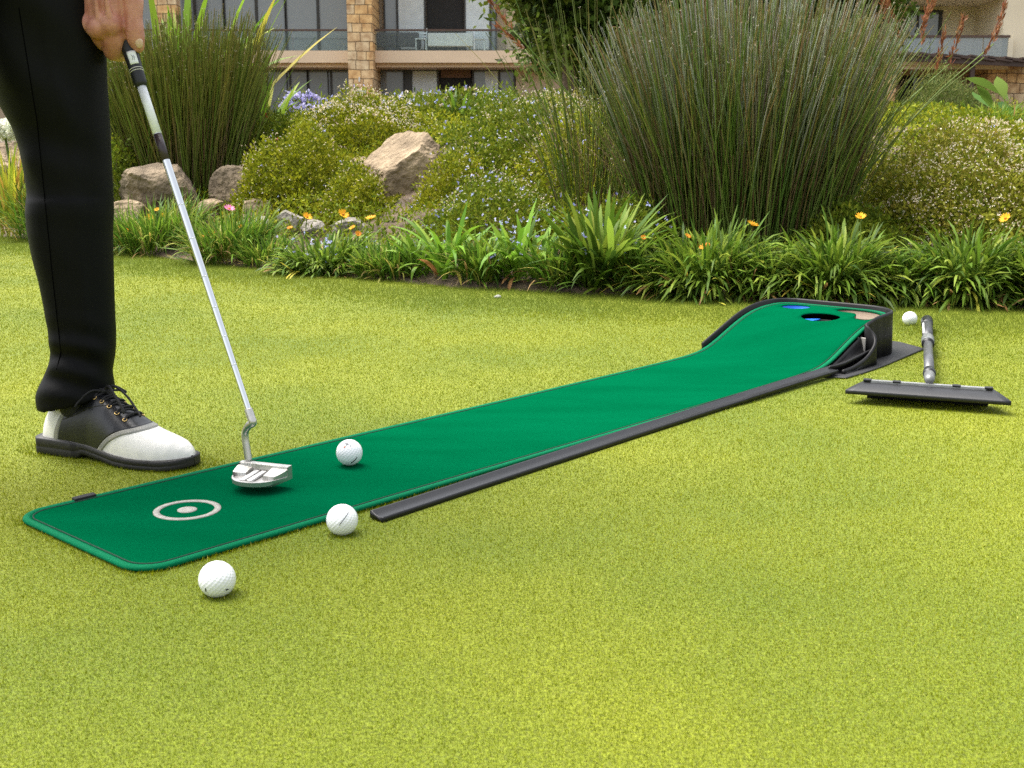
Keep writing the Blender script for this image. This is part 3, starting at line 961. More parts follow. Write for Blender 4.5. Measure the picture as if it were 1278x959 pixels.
def leg_shift(p):
    zf_ = min(1, max(0, (p[2] - .1) / .75))
    return (lat * .40 + fwd * -.03) - zf_ * (lat * .19 + fwd * -.03)
skin = M('skin', (.43, .142, .102), .50, .10, 30, bump=.5, bs=330, sss=.03, col2=(.57, .275, .215), bdist=.0012)
cloth = M('black_trousers', (.0028, .0028, .0031), .6, .15, 30, bump=.25, bs=700, bdist=.0005, spec=.12)
shirt_m = M('black_shirt', (.010, .010, .011), .75, .15, 30, sheen=.05)

def P(px, py, dd=0.0):
    return atY(px, py, HY + dd)
G = pl(150, 40); HY = float(G[1])
hand_parts = []
def C(pts, rad, k=14): hand_parts.append(capsule(np.array([P(*q) for q in pts]), np.array(rad) * .00136, k))
W0 = (131, -78, -.012)
# metacarpals fan from the wrist to the knuckles
C([W0, (134, -20, -.026), (138, 32, -.028)], [22, 19, 14.5])
C([W0, (122, -20, -.026), (123, 36, -.030)], [22, 18, 13.2])
C([W0, (112, -20, -.020), (110, 29, -.026)], [21, 16, 12.2])
C([(127, -76, -.006), (104, -20, -.010), (101, 16, -.016)], [20, 14, 11.2])
C([(132, -40, .004), (137, -8, .006), (136, 12, .006)], [22, 17, 13])
# fingers close around the grip
C([(138, 34, -.027), (141, 50, -.023), (142, 63, -.012)], [14.2, 13.4, 12.4])
C([(142, 63, -.012), (152, 66, .018), (166, 58, .024)], [11.6, 10.5, 9.0])
C([(123, 38, -.028), (128, 50, -.012), (133, 52, .010)], [12.8, 11.8, 11.0])
C([(133, 52, .010), (146, 46, .030), (160, 38, .024)], [11.0, 10.4, 9])
C([(110, 31, -.024), (117, 42, -.010), (124, 40, .014)], [12.0, 11.2, 10.4])
C([(124, 40, .014), (138, 28, .032), (152, 20, .024)], [10.4, 10, 8.6])
C([(101, 18, -.014), (109, 30, .0), (116, 26, .018)], [11.0, 10.0, 9.2])
C([(116, 26, .018), (130, 12, .030), (144, 4, .022)], [9.2, 8.8, 7.8])
# thumb
C([(142, -56, -.006), (160, -20, -.020), (166.5, 4, -.026)], [21, 15.5, 11.8])
C([(166.5, 2, -.026), (167, 22, -.027), (168, 36, -.026)], [11.6, 9.9, 10.6])
C([(167.5, 36, -.026), (169.5, 48, -.023), (171.5, 58, -.018)], [10.9, 10.6, 8.2])
# tendons and knuckles over the back of the hand
C([(126, -50, -.050), (131, -12, -.0590), (137, 24, -.0505)], [3.0, 2.4, 4.6], 10)
C([(119, -50, -.046), (119, -12, -.0545), (123, 27, -.0490)], [2.6, 2.2, 4.0], 10)
C([(113, -50, -.038), (109, -12, -.0420), (110, 22, -.0410)], [2.6, 2.2, 3.8], 10)
C([(128, -46, -.051), (113, -18, -.048), (118, 6, -.050), (112, 24, -.043)], [2.2, 2.6, 2.4, 1.5], 8)
for (a, b, d, r) in ((137, 30, -.038, 14.5), (121.5, 35, -.039, 13.2), (108.5, 29, -.033, 12.3), (99.5, 17, -.021, 11.4)):
    hand_parts.append(ellipsoid(P(a, b, d), (r * .00136,) * 3, 10, 14))
# forearm, arm, trunk and the rest of the body
wr = P(*W0)
fwd = np.array([.742, -.670, 0]); lat = np.array([-.670, -.742, 0])    # facing, his right
Kl = np.array([-.765, 1.915, .0]); Kr = Kl + lat * .40 + fwd * -.03
hipL = np.array([-.795, 1.93, .86]); hipR = hipL + lat * .20
pel = (hipL + hipR) / 2 + np.array([0, 0, .06])
che = pel + fwd * .22 + np.array([0, 0, .36])
neck = che + fwd * .13 + np.array([0, 0, .13])
shR = che + lat * .20 + fwd * .06 + np.array([0, 0, .07]); shL = che - lat * .20 + fwd * .06 + np.array([0, 0, .07])
elR = (shR + wr) / 2 + lat * .09 - fwd * .05
body = list(hand_parts)
body.append(capsule([wr, (wr + elR) / 2 + lat * .005, elR], [.031, .040, .043]))
body.append(capsule([elR, (elR + shR) / 2, shR], [.043, .050, .058]))
# left hand holds the top of the grip
gl = shaft_at(Ltot + .225); wl = gl + np.array([-.02, .03, .10]) - lat * .035
elL = (shL + wl) / 2 - lat * .07 - fwd * .04
body.append(capsule([gl - lat * .018 + fwd * -.01, wl], [.036, .031]))
for k in range(4):
    c0 = shaft_at(Ltot + .185 + .021 * k)
    body.append(capsule([c0 - lat * .026, c0 + fwd * .026 - lat * .010, c0 + fwd * .022 + lat * .020, c0 + lat * .024 - fwd * .008], [.0105, .0100, .0095, .0085], 10))
body.append(capsule([gl - lat * .020 + fwd * .01, shaft_at(Ltot + .15) - lat * .016 + fwd * .014], [.015, .011]))
body.append(capsule([wl, (wl + elL) / 2, elL], [.031, .039, .042]))
body.append(capsule([elL, (elL + shL) / 2, shL], [.042, .050, .058]))
body.append(capsule([shR, che + np.array([0, 0, .06]) + fwd * .05, shL], [.066, .095, .066]))
body.append(capsule([pel - lat * .06, (pel + che) / 2 - lat * .055, che - lat * .07], [.125, .115, .115]))
body.append(capsule([pel + lat * .06, (pel + che) / 2 + lat * .055, che + lat * .07], [.125, .115, .115]))
hd = neck + fwd * .13 + np.array([0, 0, .10])
body.append(capsule([neck - fwd * .05, hd], [.062, .058]))
body.append(ellipsoid(hd + fwd * .03 + np.array([0, 0, .02]), (.078, .098, .112), 18, 24))
look = fwd * .75 + np.array([0, 0, -.66])
fc = hd + fwd * .03 + np.array([0, 0, .02])
body.append(capsule([fc + look * .085 + np.array([0, 0, .012]), fc + look * .118 + np.array([0, 0, -.012])], [.011, .014], 10))      # nose
body.append(capsule([fc + look * .07 - fwd * .06 + np.array([0, 0, -.05]), fc + look * .10 - np.array([0, 0, .055])], [.045, .032], 12))   # jaw
for sg in (1, -1):
    body.append(ellipsoid(fc + lat * sg * .078 + np.array([0, 0, -.01]), (.014, .018, .030), 8, 12))                               # ears
for K_, hp_ in ((Kl, hipL), (Kr, hipR)):
    S_ = SA if K_ is Kl else SA2
    lg = [leg_axis(y_) + (0 if K_ is Kl else 1) * leg_shift(leg_axis(y_)) for y_ in (-20, 100, 240, 330, 430)]
    body.append(capsule([hp_ + np.array([0, 0, .03])] + lg[:3], [.080, .070, .058, .050]))
    body.append(capsule(lg[2:], [.050, .046, .034]))
    body.append(capsule([lg[-1], S_ + sx_ * .065 + np.array([0, 0, .075])], [.034, .027]))
    body.append(capsule([S_ + sx_ * .065 + np.array([0, 0, .070]), S_ + sx_ * .15 + np.array([0, 0, .047])], [.027, .020]))
person = remesh('person', body, .0025, skin, 2)
rebase(person, (Kl[0], Kl[1], 0))
tag(person, 'golfer in black trousers and black and white golf shoes, one hand on the putter grip', 'person')
def kid(o, parent=person):
    """parent a world-built mesh under a thing whose origin is moved"""
    root = parent
    off = Vector((0, 0, 0)); q = root
    while q is not None:
        off += q.location; q = q.parent
    o.data.transform(Matrix.Translation(-off))
    o.parent = parent
    return o
# thumb nail
tn = P(173.5, 51.5, -.0345)
Rn = np.array([[.93, .22, .29], [-.25, .97, .05], [-.29, -.10, .95]])
Vn, Fn = ellipsoid((0, 0, 0), (.0062, .0030, .0088), 12, 16)
ez = P(171.5, 58, -.018) - P(168.5, 42, -.026); ez /= np.linalg.norm(ez)
ny_ = np.array([.45, -.86, .2]); ny_ -= ez * np.dot(ny_, ez); ny_ /= np.linalg.norm(ny_); nx_ = np.cross(ny_, ez)
Vn = Vn[:, :1] * nx_ + Vn[:, 1:2] * ny_ + Vn[:, 2:3] * ez
ncen = P(170.6, 51, -.0205) + ny_ * .0125
kid(link('thumbnail', np_mesh('thumbnail', Vn + ncen, Fn), M('nail', (.66, .44, .36), .28, .06, 60, sss=.06)))
# hair, cap-short
hv, hf = ellipsoid(fc - look * .016, (.084, .104, .118), 18, 24)
keep = ((hv[hf].mean(1) - fc) @ look) < .012
kid(link('hair', np_mesh('hair', hv, hf[keep]), M('hair_brown', (.05, .03, .02), .7, .3, 150)))
for sg in (1, -1):
    ey = fc + look * .098 + lat * sg * .030 + np.array([0, 0, .030])
    kid(link('eye', np_mesh('eye', *ellipsoid(ey, (.012, .012, .010), 10, 14)), M('eye_white', (.7, .7, .68), .2, .02, 20)))
kid(link('mouth', np_mesh('mouth', *ellipsoid(fc + look * .108 - np.array([0, 0, .052]), (.022, .012, .006), 8, 14)), M('lips', (.40, .15, .12), .5, .1, 50)))

# shirt
sh = [capsule([shR, che + np.array([0, 0, .06]) + fwd * .05, shL], [.078, .105, .078]),
      capsule([pel - lat * .06 + np.array([0, 0, .03]), (pel + che) / 2 - lat * .055, che - lat * .07], [.142, .132, .130]),
      capsule([pel + lat * .06 + np.array([0, 0, .03]), (pel + che) / 2 + lat * .055, che + lat * .07], [.142, .132, .130]),
      capsule([shR, shR * .6 + elR * .4], [.076, .070]), capsule([shL, shL * .6 + elL * .4], [.076, .070])]
kid(remesh('shirt', sh, .009, shirt_m, 3))

# trousers: the near leg follows the photographed outline, ring by ring
ks = 56
def leg(rows_, off=np.zeros(3), seed=0, mirror=False):
    ys = np.array([r[0] for r in rows_], float)
    yy = np.linspace(ys[0], ys[-1], 150)
    xl = np.interp(yy, ys, [r[1] for r in rows_]); xr = np.interp(yy, ys, [r[2] for r in rows_])
    th = np.linspace(0, 2 * PI, ks, endpoint=False)
    V = np.zeros((len(yy), ks, 3))
    for i, (y_, a, b) in enumerate(zip(yy, xl, xr)):
        pa, pb = atY(a, y_, YL), atY(b, y_, YL)
        c_ = (pa + pb) / 2; rx = np.linalg.norm(pb - pa) / 2
        tilt = np.clip((y_ - 430) / 60, 0, 1)
        ry = rx * (.98 if y_ > 250 else .92) * (1 - .12 * tilt)
        ce = np.cos(th); se = np.sin(th)
        # crease down the front, slight flat sides
        r_ = 1 + .035 * np.cos(2 * (th - .3)) * 0
        q = c_ + np.stack([rx * ce * r_, ry * se * r_, np.zeros(ks)], -1)
        q[:, 2] += tilt * (.015 * ce - .008 * (se < 0) * -se)      # hem rides up over the instep
        V[i] = q
    c0 = V.mean(1, keepdims=True)
    d = V - c0; d /= np.linalg.norm(d, axis=2, keepdims=True) + 1e-9
    # folds: long soft drapes plus bunching above the hem
    zz = V[..., 2]
    n1 = wob(V * np.array([1, 1, .28]), 17, 2 + seed) * .0042
    diag = np.sin((V[..., 0] * .8 + zz * 1.0) * 46 + 2 * wob(V, 6, seed)) * .0022 * np.clip((zz - .35) / .2, 0, 1)
    hemk = np.exp(-((zz - .16) / .055) ** 2)
    n2 = np.sin(zz * 150 + 3.0 * np.sin(np.arctan2(d[..., 1], d[..., 0]) + .6) + wob(V, 9, 1)) * .0040 * hemk
    kneek = np.exp(-((zz - .47) / .08) ** 2)
    n3 = np.sin(zz * 85 + 2.4 * np.cos(np.arctan2(d[..., 1], d[..., 0]) - 1.2)) * .0012 * kneek
    edge = np.clip((1 - np.abs(d[..., 0])) * 2.5, .06, 1) * 1.25
    V = V + d * ((n1 + n2 + n3 + diag) * edge)[..., None]
    # crease
    a_ = np.arctan2(d[..., 1], d[..., 0])
    V = V + d * (.0035 * np.exp(-((a_ + 1.05) / .10) ** 2))[..., None] * np.clip((zz - .12) / .1, 0, 1)[..., None]
    nr = len(yy)
    top_, bot_ = V[0].mean(0), V[-1].mean(0)
    VV = np.vstack([V.reshape(-1, 3), top_, bot_ + [0, 0, .02]])
    F = grid_faces(nr, ks, True)
    return VV + off, F, nr
VV, F, nr = leg(rowsL)
def tri_q(VV, F, nr):
    # close the ends with shrinking rings, quads only
    V = VV[:nr * ks].reshape(nr, ks, 3)
    t = V[0].mean(0) + (V[0] - V[0].mean(0)) * 1e-3
    b = V[-1].mean(0) + (V[-1] - V[-1].mean(0)) * 1e-3 + np.array([0, 0, .015])
    V2 = np.concatenate([t[None], V, b[None]], 0)
    return V2.reshape(-1, 3), grid_faces(nr + 2, ks, True)
legs = [tri_q(VV, F, nr)]
VR, FR, nrR = leg(rowsL, np.zeros(3), 3)
VR = VR + (lat * .40 + fwd * -.03)
# the far foot stands wider: lean that leg in towards the hip
zf = np.clip((VR[:, 2] - .1) / .75, 0, 1)[:, None]
VR = VR - zf * (lat * .19 + fwd * -.03)
legs.append(tri_q(VR, FR, nrR))
legs.append(capsule([hipL + np.array([0, 0, .0]), pel + np.array([0, 0, -.02]), hipR], [.110, .135, .110]))
legs.append(capsule([pel - lat * .05, pel - lat * .05 + np.array([0, 0, .09])], [.146, .142]))
legs.append(capsule([pel + lat * .05, pel + lat * .05 + np.array([0, 0, .09])], [.146, .142]))
tro = remesh('trousers', legs, .0042, cloth, 2)
# side seam: a fine raised stitch line following the cloth
from mathutils.bvhtree import BVHTree
bvh = BVHTree.FromPolygons([q.co[:] for q in tro.data.vertices], [tuple(p.vertices) for p in tro.data.polygons])
sp_ = []
for y_ in np.linspace(10, 462, 60):
    x_ = np.interp(y_, [0, 150, 250, 350, 440, 480], [22, 46, 56, 66, 76, 66])
    rd = Vector(ray(x_, y_)).normalized()
    hit, nrm, _, _ = bvh.ray_cast(Vector((0, 0, CAM_H)), rd)
    if hit is not None: sp_.append(np.array(hit))
kid(tro)
kid(link('seam', np_mesh('seam', *tube_np(np.array(sp_), .0008, 6)), M('black_thread', (.0012, .0012, .0014), .9, .1, 50, spec=.02)), tro)

# ---- saddle shoe
for S_, q_ in ((SA, leg_axis(430)), (SA2, leg_axis(430) + leg_shift(leg_axis(430)))):
    sk = [capsule([q_ + np.array([0, 0, .04]), q_ * .5 + (S_ + sx_ * .068 + np.array([0, 0, .10])) * .5, S_ + sx_ * .075 + np.array([0, 0, .085])], [.040, .038, .034])]
    kid(link('sock', np_mesh('sock', *sk[0]), M('black_sock', (.006, .006, .007), .8, .2, 60)))
white_l = M('white_leather', (.72, .70, .64), .42, .06, 60, bump=.25, bs=160, bdist=.0008)
black_l = M('black_leather', (.0055, .0058, .0075), .34, .2, 60, bump=.3, bs=260, bdist=.0006)
trim_l = M('grey_trim', (.22, .23, .22), .5, .2, 40, col2=(.27, .25, .20), bump=.2, bs=300)
sole_m = M('black_sole', (.0105, .0095, .009), .55, .25, 60, bump=.35, bs=300, bdist=.001)
lace_m = M('black_lace', (.008, .007, .007), .75, .2, 300, bump=.4, bs=900, bdist=.0006)
brass = M('brass_eyelet', (.60, .42, .18), .3, .1, 60, metal=1)
AA = np.array([0, .02, .06, .12, .25, .38, .50, .60, .70, .78, .86, .92, .965, .99, 1.0])
HWR = np.array([.014, .024, .030, .0335, .0325, .0315, .0365, .0420, .0445, .0440, .0400, .0330, .0230, .0130, .004])
HT = np.array([.066, .078, .083, .094, .106, .112, .101, .083, .066, .0565, .0500, .0445, .036, .028, .021])
ZS = np.array([.028, .028, .028, .028, .027, .024, .0205, .018, .0165, .016, .016, .0165, .017, .0175, .018])
BC = np.array([0, 0, 0, 0, 0, .001, .003, .0045, .005, .0045, .003, .001, -.001, -.002, -.002])   # centre line sweeps inwards
def supper(a, th, off=0.0):
    a = np.asarray(a, float); th = np.asarray(th, float)
    hw, ht, z0, bc = (np.interp(a, AA, q) for q in (HWR, HT, ZS, BC))
    ct, st = np.cos(th), np.sin(th)
    pinch = 1 - .36 * np.clip(st, 0, 1) ** 2 * np.clip(1 - (a - .1) / .62, 0, 1)
    b = bc + hw * np.sign(ct) * np.abs(ct) ** .72 * pinch
    z = z0 - .004 + (ht - z0 + .004) * np.clip(st, 0, 1) ** .78
    lean = -.010 * np.clip((z - .03) / .06, 0, 1) * np.clip((.12 - a) / .12, 0, 1) * -1
    x = a * sl * .985 + .004 + lean
    n_b = ct; n_z = st
    return x, b + off * n_b, z + off * n_z
def sw2(x, b, z): return np.stack([np.asarray(x), np.asarray(b), np.asarray(z)], -1)
def spatch(f0, f1, t0, t1, na, nth, off, edge=True):
    th = np.linspace(t0, t1, nth); q = np.linspace(0, 1, na)
    A = np.stack([f0(th) + (f1(th) - f0(th)) * k for k in q], 0); TH = np.repeat(th[None], na, 0)
    O_ = np.full_like(A, off)
    if edge: O_[0] = O_[-1] = -.0004; O_[:, 0] = np.minimum(O_[:, 0], off); 
    V = sw2(*supper(A, TH, O_)).reshape(-1, 3)
    return V, grid_faces(na, nth)
sy_in = -1.0      # th = 0 is the side seen from the camera (right side)
def shoe(parent, M4, mirror=False):
    """upper in local metres: x along the foot, y to the right (camera side), z up"""
    def put(name, V, F, mat, par, smooth=True):
        V = np.array(V, float)
        V2 = V.copy(); V2[:, 1] = V[:, 1] * (1 if mirror else -1)
        F = np.asarray(F)
        o = link(name, np_mesh(name, V2, F), mat, None, smooth)
        bm = bmesh.new(); bm.from_mesh(o.data); bmesh.ops.recalc_face_normals(bm, faces=bm.faces); bm.to_mesh(o.data); bm.free()
        o.data.polygons.foreach_set('use_smooth', np.full(len(o.data.polygons), smooth))
        o.data.transform(M4)
        kid(o, par)
        return o
    ha = lambda th: .165 + .115 * np.sin(np.clip(th, 0, PI)) ** 1.6
    ta = lambda th: .455 + .265 * np.sin(np.clip(th, 0, PI)) ** .85
    one = lambda q: (lambda th: np.full_like(th, q))
    # base upper, white leather
    th = np.linspace(-.0, PI, 48); a = np.concatenate([np.linspace(0, .9, 80), np.linspace(.905, 1, 24)])
    A, TH = np.meshgrid(a, th, indexing='ij')
    V = sw2(*supper(A, TH)).reshape(-1, 3)
    up = put('shoe', V, grid_faces(len(a), len(th)), white_l, parent)
    # close the heel end
    V, F = spatch(ha, ta, 0.0, PI, 60, 64, .0014)
    sad = put('saddle', V, F, black_l, up)
    V, F = spatch(lambda t: ha(t) - .030 * (1 - .0 * t), lambda t: ha(t) + .004, 0.0, PI, 8, 64, .0021); put('heel_trim', V, F, trim_l, up)
    V, F = spatch(lambda t: ta(t) - .006, lambda t: ta(t) + .036, 0.0, PI, 8, 64, .0021); put('toe_trim', V, F, trim_l, up)
    # swooping overlay edge on the saddle (a stitched seam)
    q = np.linspace(0, 1, 40)
    sa_ = .20 + .27 * q; sth = .45 + .55 * q ** 1.6
    sa2 = np.concatenate([sa_, .47 + .03 * np.sin(np.linspace(0, PI * .9, 20)), np.linspace(.47, .36, 14)])
    st2 = np.concatenate([sth, np.linspace(1.0, 1.25, 20), np.linspace(1.25, 1.42, 14)])
    P_ = sw2(*supper(sa2, st2, .0017)); V, F = tube_np(P_, .0007, 6)
    put('seam', V, F, black_l, sad)
    # heel tab seam
    q = np.linspace(.03, .26, 20); P_ = sw2(*supper(q, 1.0 + .10 * np.sin(q * 14), .0006)); put('heel_seam', *tube_np(P_, .0008, 6), white_l, up)
    # tongue ridge
    # eyelets and laces, both facings
    ea = np.linspace(.405, .635, 5)
    def eye_pt(a_, sgn, off=.0022):
        t_ = 1.13 + .05 * (a_ - .4) / .2
        t_ = t_ if sgn > 0 else PI - t_
        return sw2(*supper(np.array([a_]), np.array([t_]), off))[0]
    for a_ in ea:
        for sgn in (1, -1):
            c_ = eye_pt(a_, sgn); e1 = eye_pt(a_ + .01, sgn) - c_; e1 /= np.linalg.norm(e1)
            c2 = sw2(*supper(np.array([a_]), np.array([1.22 if sgn > 0 else PI - 1.22]), .0022))[0] - c_; c2 -= e1 * np.dot(c2, e1); c2 /= np.linalg.norm(c2)
            ang = np.linspace(0, 2 * PI, 15)
            put('eyelet', *tube_np(np.array([c_ + .0032 * (e1 * math.cos(t) + c2 * math.sin(t)) for t in ang]), .0011, 6), brass, sad)
    for i, a_ in enumerate(ea):
        p0, p1 = eye_pt(a_, 1), eye_pt(a_, -1)
        m_ = (p0 + p1) / 2 + np.array([0, 0, .0065])
        put('lace', *tube_np(spline(np.array([p0 - [0, 0, .001], p0 * .7 + m_ * .3 + [0, 0, .003], m_, p1 * .7 + m_ * .3 + [0, 0, .003], p1]), 24), .0021, 8), lace_m, up)
        if i < 4:
            p2 = eye_pt(ea[i + 1], -1); m_ = (p0 + p2) / 2 + np.array([0, 0, .008])
            put('lace', *tube_np(spline(np.array([p0, m_, p2]), 24), .0020, 8), lace_m, up)
    k0 = (eye_pt(ea[0], 1) + eye_pt(ea[0], -1)) / 2 + np.array([.006, 0, .009])
    put('lace_knot', *ellipsoid(k0, (.007, .006, .005), 10, 14), lace_m, up)
    for pts in ([k0, k0 + [-.010, .012, .008], k0 + [-.026, .026, .001], k0 + [-.036, .034, -.012], k0 + [-.024, .030, -.010], k0 + [-.008, .012, -.002], k0],
                [k0, k0 + [.014, .004, .010], k0 + [.036, .016, .002], k0 + [.062, .026, -.018], k0 + [.066, .028, -.026], k0 + [.050, .018, -.016], k0 + [.022, .006, .0], k0],
                [k0, k0 + [.016, -.006, .008], k0 + [.040, -.008, -.006], k0 + [.072, .004, -.026], k0 + [.084, .010, -.034]],
                [k0, k0 + [-.010, .020, .002], k0 + [-.022, .036, -.014], k0 + [-.026, .040, -.022]],
                [k0, k0 + [.006, -.016, .006], k0 + [.020, -.030, -.006], k0 + [.014, -.022, -.002], k0]):
        put('lace_loop', *tube_np(spline(np.array(pts, float), 40), .0019, 8), lace_m, up)
    # sole: welted forefoot with a stacked heel
    a = np.concatenate([np.linspace(-.018, .04, 14), np.linspace(.06, .9, 60), np.linspace(.91, 1.012, 26)])
    n_ = len(a)
    ac = np.clip(a, 0, 1)
    hw = np.interp(ac, AA, HWR) + .0032
    k_ = np.clip((a + .018) / .06, 0, 1); hw = np.where(a < .045, .0385 * np.sqrt(np.maximum(0, 1 - (1 - k_) ** 2)) + .0005, np.maximum(hw, np.where(a < .3, .0385, hw)))
    k2 = np.clip((1.012 - a) / .16, 0, 1); hw = np.where(a > .862, .0435 * np.sqrt(np.maximum(0, 1 - (1 - k2) ** 2.2)) + .0005, hw)
    bc = np.interp(ac, AA, BC)
    zt = np.interp(ac, AA, ZS) + .0015
    zb = np.interp(a, [-.02, .30, .325, .34, .50, .62, .9, .97, 1.03], [0.0, 0.0, .004, .009, .0045, 0.0, 0.0, .0025, .006])
    prof = [(.965, 0, 0), (1.0, .12, 0), (1.0, .45, 0), (.985, .5, 0), (1.0, .55, 0), (1.0, .92, 0), (.97, 1, 0)]
    ring = []
    for (fw, fz, _) in prof: ring.append((fw, fz))
    full = ring + [(-x, z) for x, z in ring[::-1]]
    V = np.stack([np.stack([a * sl, bc + hw * x, zb + (zt - zb) * z], -1) for x, z in full], 1)
    F = grid_faces(n_, len(full), True)
    put('sole', V.reshape(-1, 3), F, sole_m, up)
    # pale welt line between upper and sole
    for sgn in (1, -1):
        q = np.linspace(.03, .992, 90); P_ = sw2(q * sl, np.interp(q, AA, BC) + sgn * (np.interp(q, AA, HWR) + .0012), np.interp(q, AA, ZS) + .0015)
        put('welt', *tube_np(P_, .0010, 6), M('welt_grey', (.09, .085, .075), .6, .2, 80), up)
    return up
R3 = Matrix((tuple(sx_), tuple(sy_), (0, 0, 1))).transposed().to_4x4()
shoe(person, Matrix.Translation(Vector(SA)) @ R3)
shoe(person, Matrix.Translation(Vector(SA2)) @ Matrix.Rotation(-.35, 4, 'Z') @ R3, True)
def shoe_foot(S, rz=0):
    ex_ = np.array([sx_[0] * math.cos(rz) - sx_[1] * math.sin(rz), sx_[0] * math.sin(rz) + sx_[1] * math.cos(rz)]); ey_ = np.array([-ex_[1], ex_[0]])
    return [tuple(S[:2] + ex_ * a * sl + ey_ * b) for a, b in ((-.01, -.036), (.3, -.036), (.6, -.044), (.88, -.042), (1.0, -.02), (1.02, 0), (1.0, .02), (.88, .044), (.3, .036), (-.01, .036))]
NO_GRASS += [shoe_foot(SA), shoe_foot(SA2, -.35)]
# ------------------------------------------------------------------ planting
lawn_blades = None
LEAF = leaf_mat('leaf', .6, .36, .12)
LEAF_GLOSS = leaf_mat('strap_leaf', .5, .34, .16)
REED = leaf_mat('reed', .55, .15, .2)
PETAL = leaf_mat('petal', .6, .35, .2)
BARK = M('bark', (.12, .085, .055), .9, .4, 14, bump=1.0, bs=40, bdist=.01)

def pal(n, cols, p=None, jit=.18, r=rng):
    cols = np.array(cols, float)
    gm_ = (cols[:, 1] > 2 * cols[:, 2]) & (cols[:, 0] < 1.4 * cols[:, 1])      # greens only
    cols = np.where(gm_[:, None], cols * np.array([1.10, 1.18, .95]), cols)
    i = r.choice(len(cols), n, p=p)
    return np.clip(cols[i] * r.uniform(1 - jit, 1 + jit, (n, 1)) * r.uniform(1 - jit * .4, 1 + jit * .4, (n, 3)), 0, 1)

def strap(base, az, length, width, e0, droop, segs=5, tint=None, prof=None, twist=None, r=rng):
    """arching strap leaves; all inputs are arrays over leaves"""
    n = len(az)
    t = np.linspace(0, 1, segs + 1)
    el = e0[:, None] - droop[:, None] * (t[None, :-1] + .5 / segs) ** 1.3
    ds = (length / segs)[:, None]
    h = np.concatenate([np.zeros((n, 1)), np.cumsum(np.cos(el) * ds, 1)], 1)
    z = np.concatenate([np.zeros((n, 1)), np.cumsum(np.sin(el) * ds, 1)], 1)
    C_ = base[:, None, :] + np.stack([np.cos(az)[:, None] * h, np.sin(az)[:, None] * h, z], -1)
    a2 = az + PI / 2 + (twist if twist is not None else r.normal(0, .35, n))
    S = np.stack([np.cos(a2), np.sin(a2), r.normal(0, .25, n)], -1)
    pr = prof if prof is not None else np.interp(t, [0, .25, .65, 1], [.6, .9, 1, .04])
    wv = width[:, None] * pr[None] / 2
    V = np.stack([C_ - S[:, None] * wv[..., None], C_ + S[:, None] * wv[..., None]], 2)    # n,seg+1,2,3
    k = 2 * (segs + 1)
    i = np.arange(n)[:, None] * k; j = np.arange(segs)[None] * 2
    F = np.stack([i + j, i + j + 1, i + j + 3, i + j + 2], -1).reshape(-1, 4)
    T = np.repeat(tint, k, 0)
    return V.reshape(-1, 3), F, T

def leaf_quads(c, L, Wd, r, tint, up=.5, out=None):
    """small pointed leaves as bent rhombi around points c"""
    n = len(c)
    d = r.normal(0, 1, (n, 3)); d[:, 2] += up
    if out is not None: d += out
    d /= np.linalg.norm(d, axis=1)[:, None]
    q = r.normal(0, 1, (n, 3)); s = np.cross(d, q); s /= np.linalg.norm(s, axis=1)[:, None]
    V = np.stack([c, c + d * L[:, None] * .5 + s * Wd[:, None] * .5, c + d * L[:, None], c + d * L[:, None] * .5 - s * Wd[:, None] * .5], 1)
    F = np.arange(4 * n).reshape(n, 4)
    return V.reshape(-1, 3), F, np.repeat(tint, 4, 0)

def add(name, parts, mat, parent, smooth=False):
    V, F, T = join_np(parts)
    V = V - np.array(parent.location)
    return link(name, np_mesh(name, V, F, T), mat, parent, smooth)

def loc_on(px, py, Y):
    p = atY(px, py, Y)
    return p

